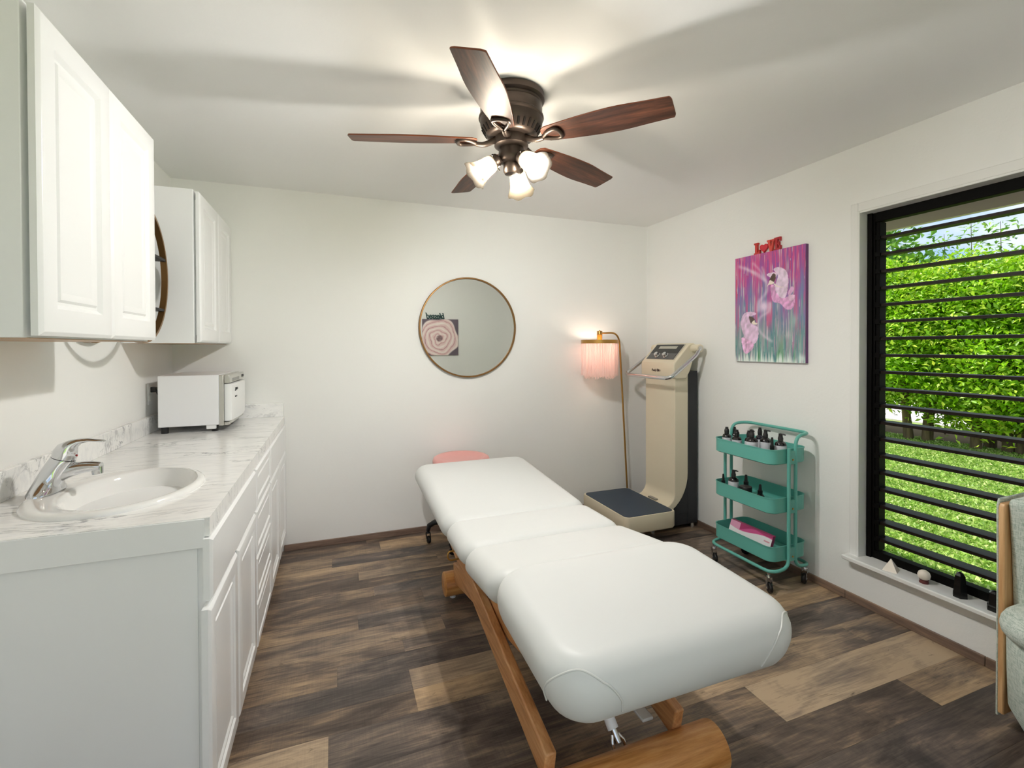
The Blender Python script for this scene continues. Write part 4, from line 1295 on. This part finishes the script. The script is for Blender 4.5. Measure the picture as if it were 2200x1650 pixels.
# ------------------------------------------------------------------ rolling stool
st = thing('rolling_stool', 'pink round rolling stool with black five-star base behind the massage table', 'stool', (.835, 3.25, 0))
Ts = Matrix.Translation((.835, 3.25, 0))
m = MB(); m.lathe([(.0, .520), (.150, .520), (.185, .530), (.200, .552), (.203, .575), (.196, .595), (.180, .604), (.160, .600), (.135, .586), (.08, .580), (.0, .579)], 48, Ts)
m.build('seat', M_pinkv, st, smooth=60)
m = MB(); m.cyl((.835, 3.25, .12), (.835, 3.25, .36), .025, .025, 20); m.cyl((.835, 3.25, .36), (.835, 3.25, .522), .014, .014, 16)
m.lathe([(.10, .512), (.10, .52), (.03, .505), (.02, .49), (.0, .49)], 24, Ts); m.build('gas_lift', M_black, st)
for k in range(5):
    a = R(166 + 72 * k)
    c_, s_ = math.cos(a), math.sin(a)
    m = MB()
    pts = [(.835 + r_ * c_, 3.25 + r_ * s_, z) for r_, z in ((.0, .150), (.10, .148), (.19, .140), (.228, .118), (.236, .085))]
    m.tube(round_path(pts, .03, 4), [.022] * 2 + [.020] * 60, 12) if False else m.tube(pts, [.024, .021, .019, .018, .014], 12)
    m.build('leg', M_black, st, smooth=60)
    x, y = .835 + .236 * c_, 3.25 + .236 * s_
    caster(x, y, a + 2.0, .026, st, .092, M_black, M_black, M_steel)

# ------------------------------------------------------------------ massage table
mt = thing('massage_table', 'white padded massage table on an oak scissor base in the middle of the room', 'massage table', (.80, 1.9, 0))
def pad(x0, x1, y0, y1, zfun, th_, Rp, r, bulge, tuck=.03, name='cushion'):
    cx, cy = (x0 + x1) / 2, (y0 + y1) / 2
    hx_, hy_ = (x1 - x0) / 2, (y1 - y0) / 2
    m = MB()
    prof = [(.12, -th_), (tuck + .030, -th_), (tuck + .012, -th_ + .003)]
    for k in range(8):
        q = 1 - k / 8
        prof.append((tuck * q * q, -r - (th_ - r - .012) * q))
    for k in range(0, 7):
        a = PI / 2 * k / 6
        prof.append((r * (1 - math.cos(a)), -r + r * math.sin(a)))
    for f in (.25, .45, .65, .85, .97): prof.append((r + (min(hx_, hy_) - r) * f, 0))
    rgs = []
    for ins, dz in prof:
        ax, ay = max(hx_ - ins, .004), max(hy_ - ins, .004)
        rr = min(max(Rp - ins, .02), ax * .98, ay * .98) if ins < Rp else min(.02 + .25 * (ins - 0), ax * .9, ay * .9)
        ring = []
        for px, py in rrect(ax, ay, rr, 8):
            X, Y = cx + px, cy + py
            b = bulge * (1 - min(1, (abs(px) / hx_) ** 2.5)) * (1 - min(1, (abs(py) / hy_) ** 2.2)) if dz > -.01 else 0
            ring.append((X, Y, zfun(Y) + dz + b))
        # insert points along straight runs so that tilt and bulge stay smooth
        full = []
        for i in range(len(ring)):
            a_, b_ = Vector(ring[i]), Vector(ring[(i + 1) % len(ring)])
            full.append(a_)
            if i % 9 == 8:
                for q in range(1, 8):
                    p = a_.lerp(b_, q / 8)
                    px, py = p.x - cx, p.y - cy
                    bb_ = bulge * (1 - min(1, (abs(px) / hx_) ** 2.5)) * (1 - min(1, (abs(py) / hy_) ** 2.2)) if dz > -.01 else 0
                    full.append(Vector((p.x, p.y, zfun(p.y) + dz + bb_)))
        rgs.append(full)
    m.rings(rgs)
    return m.build(name, M_upw, mt, smooth=75)
TX0, TX1 = .447, 1.180
pad(.452, 1.212, .908, 1.432, lambda y: .655 + (y - .92) * .042, .156, .115, .062, .004, .030)
pad(TX0 + .004, TX1 - .002, 1.385, 1.765, lambda y: .656 - (y - 1.42) * .14, .130, .07, .062, .006, .045)
pad(TX0 + .004, TX1 - .004, 1.735, 2.075, lambda y: .610 - (y - 1.75) * .02, .115, .07, .056, .005, .045)
pad(TX0, TX1, 2.035, 2.945, lambda y: .604 + (y - 2.05) * .060, .125, .09, .060, .004, .05)
# piping that outlines the corner gussets at the near end
def gusset(xc, s_):
    m = MB()
    RP, yc = .115, .908 + .115
    path = []
    for k in range(25):
        q = k / 24
        d = q * (.172 + .050)
        z = .532 + .108 * math.sin(PI * q) ** .55
        zt = .655 - .062
        ins = .062 * (1 - math.sqrt(max(0, 1 - (max(0, z - zt) / .062) ** 2)))
        if z < zt: ins = .030 * ((zt - z) / (.156 - .062 - .012)) ** 2
        ins -= .0008
        if d < .172:
            a = PI + R(3) + d / RP
            px, py = -RP + (RP + (RP - ins) * math.cos(a)) + RP, yc + (RP - ins) * math.sin(a)
            px = RP + (RP - ins) * math.cos(a)
        else:
            px, py = RP + (d - .172), .908 + ins
        path.append((xc - s_ * px, py, z))
    m.tube(path, .0026, 8)
    return m.build('piping', M_pipe, mt, smooth=60)
gusset(.452, -1); gusset(1.212, 1)
m = MB()
m.box(.54, .585, 1.14, 2.0, .468, .506).box(1.06, 1.105, 1.14, 2.0, .468, .506).box(.54, 1.105, 1.12, 1.15, .470, .502)
m.box(.52, .56, 2.02, 2.88, .462, .490).box(1.045, 1.085, 2.02, 2.88, .462, .490).box(.52, 1.085, 2.84, 2.875, .48, .53)
m.build('deck_frame', M_oak_y, mt, bevel=.003)
def board(x0, x1, p, q, hgt, name='scissor_board'):
    """plank from p=(y,z) to q=(y,z) in the X slab x0..x1"""
    P, Q = Vector((0, p[0], p[1])), Vector((0, q[0], q[1]))
    d = (Q - P).normalized(); n = Vector((0, -d.z, d.y))
    m = MB()
    vs = []
    for x in (x0, x1):
        for pt, s_ in ((P, -1), (Q, -1), (Q, 1), (P, 1)):
            w = pt + n * (s_ * hgt / 2); vs.append((x, w.y, w.z))
    m.add(vs, [(0, 1, 2, 3), (7, 6, 5, 4), (0, 4, 5, 1), (1, 5, 6, 2), (2, 6, 7, 3), (3, 7, 4, 0)])
    return m.build(name, M_oak_y, mt, bevel=.006, seg=3)
for xa, xb, xc, xd in ((.556, .592, .596, .628), (1.012, 1.048, .976, 1.008)):
    board(xa, xb, (1.225, .160), (2.46, .402), .096)
    board(xc, xd, (2.50, .150), (1.16, .440), .105)
def beam(y, x0, x1, r_):
    m = MB()
    m.lathe([(.0, 0), (r_ - .006, 0), (r_ - .001, .003), (r_, .008), (r_, x1 - x0 - .008), (r_ - .001, x1 - x0 - .003), (r_ - .006, x1 - x0), (.0, x1 - x0)], 48, Matrix.Translation((x0, y, r_ + .014)) @ Matrix.Rotation(PI / 2, 4, 'Y'))
    b = m.build('foot_beam', M_oak_x, mt, smooth=40)
    for x in (x0 + .05, x1 - .05):
        m = MB(); m.cyl((x, y, 0), (x, y, .02), .016, .014, 16); m.build('glide', M_white, b)
    m = MB(); m.cyl((x0 + .105 if y > 2 else x1 - .1, y - r_ - .0005, r_ + .0), (x0 + .105 if y > 2 else x1 - .1, y - r_ + .01, r_ + .0), .006, .006, 12); m.build('bolt', M_steel, b)
beam(1.19, .50, 1.150, .070)
beam(2.535, .550, 1.06, .064)
m = MB(); m.cyl((.770, 1.50, .44), (.818, 1.275, .165), .018, .018, 18); m.build('actuator', M_white, mt)
m = MB(); m.cyl((.818, 1.275, .165), (.824, 1.255, .135), .011, .011, 14)
for s_ in (-1, 1): m.tube([(.820 + s_ * .010, 1.268, .152), (.824 + s_ * .020, 1.258, .138), (.828 + s_ * .021, 1.244, .110)], .006, 8)
m.build('clevis', M_chrome, mt, smooth=50)
m = MB(); m.box(.930, .972, 1.275, 2.45, .150, .160, Matrix.Translation((0, 0, .0))); m.build('crossbar', mat('light_grey_rail', srgb(206, 206, 200), .4), mt, bevel=.003)
m = MB(); m.tube(round_path([(.485, 2.0, .490), (.455, 2.0, .490), (.450, 2.0, .465), (.462, 2.0, .450), (.50, 2.0, .452)], .01, 4), .004, 8)
m.build('hook', M_brass, mt, smooth=60)

# ------------------------------------------------------------------ armchair at the right edge
ac = thing('armchair', 'sage green barrel armchair with plywood side edge below the window', 'armchair', (2.33, .62, 0))
# plywood wing: far side of the chair, floor to top
m = MB()
def wing(y0, y1, grow):
    pl = [(2.245 - grow, .09), (2.235 - grow, .30), (2.225 - grow, .55), (2.215 - grow, .79 + grow), (2.24, .815 + grow), (2.54, .815 + grow), (2.54, .06), (2.26, .06)]
    return pl
pl = [(2.224, .055), (2.224, .30), (2.224, .55), (2.222, .795), (2.230, .812), (2.54, .815), (2.54, .055)]
m.prism(pl, 'y', .945, .963); o = m.build('side_panel', M_ply, ac, bevel=.004)
pl2 = [(2.230, .04), (2.230, .30), (2.230, .55), (2.226, .80), (2.236, .826), (2.54, .83), (2.54, .04)]
m = MB(); m.prism(pl2, 'y', .963, .971); m.build('outer_upholstery', M_fab, ac, bevel=.006)
pl3 = [(2.270, .40), (2.255, .62), (2.236, .800), (2.232, .822), (2.25, .832), (2.54, .835), (2.54, .40)]
m = MB(); m.prism(pl3, 'y', .885, .945); m.build('inner_arm', M_fab, ac, bevel=.018, seg=4)
pl4 = [(2.40, .30), (2.45, .83), (2.53, .84), (2.545, .30)]
m = MB(); m.prism(pl4, 'y', .30, .90); m.build('backrest', M_fab, ac, bevel=.03, seg=4)
m = MB(); m.prism(pl2, 'y', .25, .30); m.build('near_arm', M_fab, ac, bevel=.018, seg=4)
m = MB()
rg = []
def blob(cx, cy, hx_, hy_, r_, z): return [(cx + x, cy + y, z) for x, y in rrect(hx_, hy_, r_, 10)]
for z, hx_, r_ in ((.015, .165, .14), (.04, .195, .16), (.12, .212, .17), (.25, .222, .17), (.36, .226, .17), (.375, .215, .16)):
    rg.append(blob(2.325, .61, hx_, .335 * (.80 + .2 * min(1, z / .12)), r_ , z))
m.rings(rg); m.build('seat_base', M_fab, ac, smooth=60)
m = MB()
rg = []
for k in range(9):
    a = -PI / 2 + PI * k / 8
    rg.append(blob(2.315, .605, .195 + .045 * math.cos(a), .300 + .035 * math.cos(a), .13, .420 + .050 * math.sin(a)))
rg.append(blob(2.315, .605, .10, .18, .08, .480))
m.rings(rg); m.build('seat_cushion', M_fab, ac, smooth=70)

# ------------------------------------------------------------------ things on the window sill
SZ = WZ0 + .008
m = MB(); h_ = .058; b_ = .030
Mx = Matrix.Translation((2.600, 1.532, SZ)) @ Matrix.Rotation(R(20), 4, 'Z')
m.add([(-b_, -b_, 0), (b_, -b_, 0), (b_, b_, 0), (-b_, b_, 0), (0, 0, h_)], [(3, 2, 1, 0), (0, 1, 4), (1, 2, 4), (2, 3, 4), (3, 0, 4)], Mx)
tag(origin(m.build('crystal_pyramid', M_selen, smooth=0), (2.600, 1.532, SZ)), 'small white crystal pyramid on the window sill', 'crystal')
eg = thing('crystal_egg', 'white crystal egg on a maroon stand on the window sill', 'crystal', (2.605, 1.393, SZ))
m = MB(); m.lathe([(.0, 0), (.018, 0), (.019, .004), (.016, .012), (.018, .017), (.0, .017)], 20, Matrix.Translation((2.605, 1.393, SZ))); part_label(m.build('stand', M_maroon, eg, smooth=40), 'maroon stand')
m = MB(); m.lathe([(.0, .013), (.014, .016), (.023, .027), (.025, .038), (.021, .050), (.012, .058), (.0, .061)], 24, Matrix.Translation((2.605, 1.393, SZ))); m.build('stone', M_selen, eg, smooth=60)
def tower(x, y, hgt, r_, label):
    m = MB()
    m.lathe([(r_ * 1.15, 0), (r_ * 1.12, hgt * .22), (r_, hgt * .28), (r_ * .82, hgt * .86), (r_ * .5, hgt * .95), (.0, hgt)], 6, Matrix.Translation((x, y, SZ)) @ Matrix.Rotation(.5, 4, 'Z'))
    tag(origin(m.build('black_crystal_tower', M_obsid, smooth=20), (x, y, SZ)), label, 'crystal')
tower(2.610, 1.258, .112, .024, 'tall black pointed crystal on the window sill beside the egg')
tower(2.612, 1.140, .085, .024, 'black crystal on the window sill partly hidden by the armchair')

# ------------------------------------------------------------------ outdoors
GZ = -0.18
M_grass = mat('lawn_soil', rough=.9)
t = NT(M_grass)
c = t.coord()
na = t.noise(c, 1.2, 5); nb_ = t.noise(c, 14, 5, .65)
ca_ = t.ramp(nb_, [(.25, srgb(96, 128, 44)), (.5, srgb(140, 176, 70)), (.75, srgb(182, 200, 104))])
cb_ = t.ramp(nb_, [(.25, srgb(120, 110, 66)), (.7, srgb(180, 166, 112))])
t.l(t.mix(ca_, cb_, t.ramp(na, [(.55, g(0)), (.72, g(.7))])), t.b.inputs['Base Color'])
t.bump(nb_, .6, .02)
struct(MB().box(-40, 60, -40, 50, GZ - .3, GZ).build('ground', M_grass, smooth=0))
struct(MB().box(-4, 4, -5.5, YF - WT, GZ, -.02).build('patio', bpy.data.materials.new('patio_concrete') if False else mat('patio_concrete', srgb(190, 186, 178), .9), smooth=0))
struct(MB().box(10.9, 14.5, -20, 34, GZ, GZ + .03).build('driveway', mat('pale_concrete', srgb(214, 208, 206), .9), smooth=0))
struct(MB().box(8.35, 10.4, -4, 12, GZ, GZ + .012).build('mulch_bed', paint('mulch', srgb(112, 92, 66), .95, 20, .8), smooth=0))
rs = np.random.RandomState(5)
def leaf_mesh(name, pts, nrm, size, cols, fold=.25):
    """each leaf: a folded pointed quad pair"""
    n = len(pts)
    a = rs.normal(size=(n, 3))
    tdir = a - nrm * (a * nrm).sum(1, keepdims=True)
    tdir /= np.linalg.norm(tdir, axis=1, keepdims=True) + 1e-9
    b = np.cross(nrm, tdir)
    L = size[:, None]
    v0 = pts - tdir * L
    v1 = pts + b * L * .45 + nrm * L * fold
    v2 = pts + tdir * L
    v3 = pts - b * L * .45 + nrm * L * fold
    V = np.stack([v0, v1, v2, v3], 1).reshape(-1, 3)
    me = bpy.data.meshes.new(name)
    me.vertices.add(4 * n); me.vertices.foreach_set('co', V.astype(np.float32).ravel())
    idx = np.arange(n)[:, None] * 4 + np.array([0, 1, 2, 0, 2, 3])
    me.loops.add(6 * n); me.loops.foreach_set('vertex_index', idx.astype(np.int32).ravel())
    me.polygons.add(2 * n); me.polygons.foreach_set('loop_start', np.arange(0, 6 * n, 3).astype(np.int32))
    me.update(calc_edges=True)
    ca2 = me.color_attributes.new('Col', 'FLOAT_COLOR', 'POINT')
    C4 = np.concatenate([np.repeat(cols, 4, 0), np.ones((4 * n, 1))], 1)
    ca2.data.foreach_set('color', C4.astype(np.float32).ravel())
    me.materials.append(M_leaf)
    return me
def leaf_cols(n, a, b, c_):
    r_ = rs.rand(n, 1); q = rs.rand(n, 1)
    A, B, Cc = lin(a), lin(b), lin(c_)
    return np.where(q < .25, A, np.where(q < .75, B, Cc)) * (.8 + .4 * r_)
def shrub_foliage(n, hgt, ry, rx, z0):
    # clustered: sample cluster centres inside a tall rounded volume, leaves around them
    nc = n // 26
    z = z0 + (hgt - z0) * rs.rand(nc) ** .85
    prof = np.sqrt(np.clip(1 - ((z - z0) / (hgt - z0)) ** 5, .05, 1)) * (.55 + .45 * np.clip((z - z0) / .7, 0, 1))
    ang = rs.rand(nc) * 2 * PI
    rad = np.sqrt(rs.rand(nc)) ** .5
    cen = np.stack([rx * prof * rad * np.cos(ang), ry * prof * rad * np.sin(ang), z], 1)
    P = np.repeat(cen, 26, 0) + rs.normal(size=(nc * 26, 3)) * np.array([.13, .13, .10])
    N = rs.normal(size=P.shape) * .8 + np.array([-.35, 0, .9])
    N /= np.linalg.norm(N, axis=1, keepdims=True)
    sz = .030 + .028 * rs.rand(len(P))
    cl = np.repeat(leaf_cols(nc, (122, 170, 22), (158, 204, 38), (204, 232, 80)), 26, 0) * (.75 + .5 * rs.rand(len(P), 1))
    return P, N, sz, np.clip(cl, 0, .9)
M_bark = wood('bark', [(.3, srgb(70, 58, 42)), (.7, srgb(128, 108, 78))], 'z', .6, .9, .6)
hedge_meshes = []
shrub_src = []
labels_hedge = ['bright green hedge shrub showing at the left edge of the window view', 'second hedge shrub from the left in the window view',
                'hedge shrub in the middle of the window view', 'hedge shrub at the right edge of the window view', 'hedge shrub just beyond the right edge of the window',
                'hedge shrub just beyond the left edge of the window, past the black frame']
spots = [(9.15, 5.55), (9.05, 4.95), (9.15, 4.30), (9.05, 3.65), (9.2, 2.95), (9.15, 6.20)]
for i, (x, y) in enumerate(spots):
    if i < 4:
        sh = thing('hedge_shrub', labels_hedge[i], 'shrub', (0, 0, 0), 'hedge shrubs along the driveway')
        hgt = [2.95, 2.75, 2.85, 2.70][i]
        me = leaf_mesh('foliage', *shrub_foliage(11700, hgt, .60, .75, [.75, .55, .30, .25][i]))
        f_ = bpy.data.objects.new('foliage', me); COL.objects.link(f_); f_.parent = sh; f_['kind'] = 'stuff'
        for k in range(3):
            m = MB()
            bx, by = rs.uniform(-.2, .2), rs.uniform(-.3, .3)
            m.tube([(bx, by, -.02), (bx * 1.2 + rs.uniform(-.05, .05), by * 1.1, .4), (bx * 1.6, by * 1.7, .9), (bx * 2, by * 2.2, 1.7)], [.075, .06, .05, .02], 8)
            m.build('trunk', M_bark, sh, smooth=60)
        shrub_src.append(sh)
    else:
        sh = copy_tree(shrub_src[i % 4])
        sh['label'] = labels_hedge[i]
    sh.location = (x, y, GZ)
    sh.rotation_euler = (0, 0, 0)
# loose sprigs above the hedge and a tree behind
def sprig(x, y, z0, z1, label):
    th = thing('sapling', label, 'plant', (0, 0, 0), 'thin saplings behind the hedge')
    m = MB(); m.tube([(0, 0, 0), (.03, .02, z0), (0, .03, z1)], [.012, .008, .003], 6); m.build('stem', M_bark, th, smooth=60)
    n = 110
    zz = z0 + (z1 - z0) * rs.rand(n) ** .8
    P = np.stack([rs.normal(size=n) * .12, rs.normal(size=n) * .13, zz], 1)
    N = rs.normal(size=(n, 3)) * .6 + np.array([-.2, 0, 1]); N /= np.linalg.norm(N, axis=1, keepdims=True)
    me = leaf_mesh('leaves', P, N, .038 + .02 * rs.rand(n), leaf_cols(n, (70, 120, 34), (110, 160, 50), (150, 190, 80)))
    f_ = bpy.data.objects.new('leaves', me); COL.objects.link(f_); f_.parent = th; f_['kind'] = 'stuff'
    th.location = (x, y, GZ)
sprig(9.95, 5.02, 2.7, 3.50, 'thin leafy sapling poking above the hedge, left of centre')
sprig(10.05, 4.70, 2.7, 3.72, 'tallest thin sapling poking above the hedge in the middle of the view')
sprig(10.0, 4.30, 2.6, 3.55, 'thin leafy sapling above the hedge, right of centre')
def tree(x, y, h, r_, label, n):
    th = thing('tree', label, 'tree', (0, 0, 0))
    m = MB(); m.tube([(0, 0, 0), (.1, .1, h * .4), (0, .2, h * .8)], [.25, .18, .06], 10); m.build('trunk', M_bark, th, smooth=60)
    nc = n // 20
    d = rs.normal(size=(nc, 3)); d /= np.linalg.norm(d, axis=1, keepdims=True)
    cen = d * (rs.rand(nc, 1) ** .4) * np.array([r_, r_, h * .42]) + np.array([0, 0, h * .62])
    P = np.repeat(cen, 20, 0) + rs.normal(size=(nc * 20, 3)) * .28
    N = rs.normal(size=P.shape) + np.array([-.2, 0, .7]); N /= np.linalg.norm(N, axis=1, keepdims=True)
    cl = np.repeat(leaf_cols(nc, (74, 124, 32), (104, 156, 44), (136, 178, 66)), 20, 0)
    me = leaf_mesh('crown', P, N, .13 + .08 * rs.rand(len(P)), cl)
    f_ = bpy.data.objects.new('crown', me); COL.objects.link(f_); f_.parent = th; f_['kind'] = 'stuff'
    th.location = (x, y, GZ)
tree(19, 12.2, 5.9, 2.1, 'round leafy tree far behind the hedge at the left of the window view', 7000)
tree(20, 6.9, 4.6, 1.7, 'leafy tree far behind the hedge at the right of the window view', 6000)
# grass blades of the lawn
n = 46000
gx = 3.0 + 6.2 * rs.rand(n) ** .8
gy = gx * (.40 + .26 * rs.rand(n)) + rs.normal(size=n) * .15
P = np.stack([gx, gy, np.full(n, GZ + .012)], 1)
N = rs.normal(size=(n, 3)) * .7 + np.array([0, 0, .5]); N /= np.linalg.norm(N, axis=1, keepdims=True)
me = leaf_mesh('lawn_grass', P, N, .022 + .022 * rs.rand(n), leaf_cols(n, (120, 160, 58), (164, 198, 92), (206, 220, 138)), .1)
lg = bpy.data.objects.new('lawn_grass', me); COL.objects.link(lg); lg['kind'] = 'stuff'
tag(lg, 'sunlit short green lawn grass between the house and the hedge', 'grass')
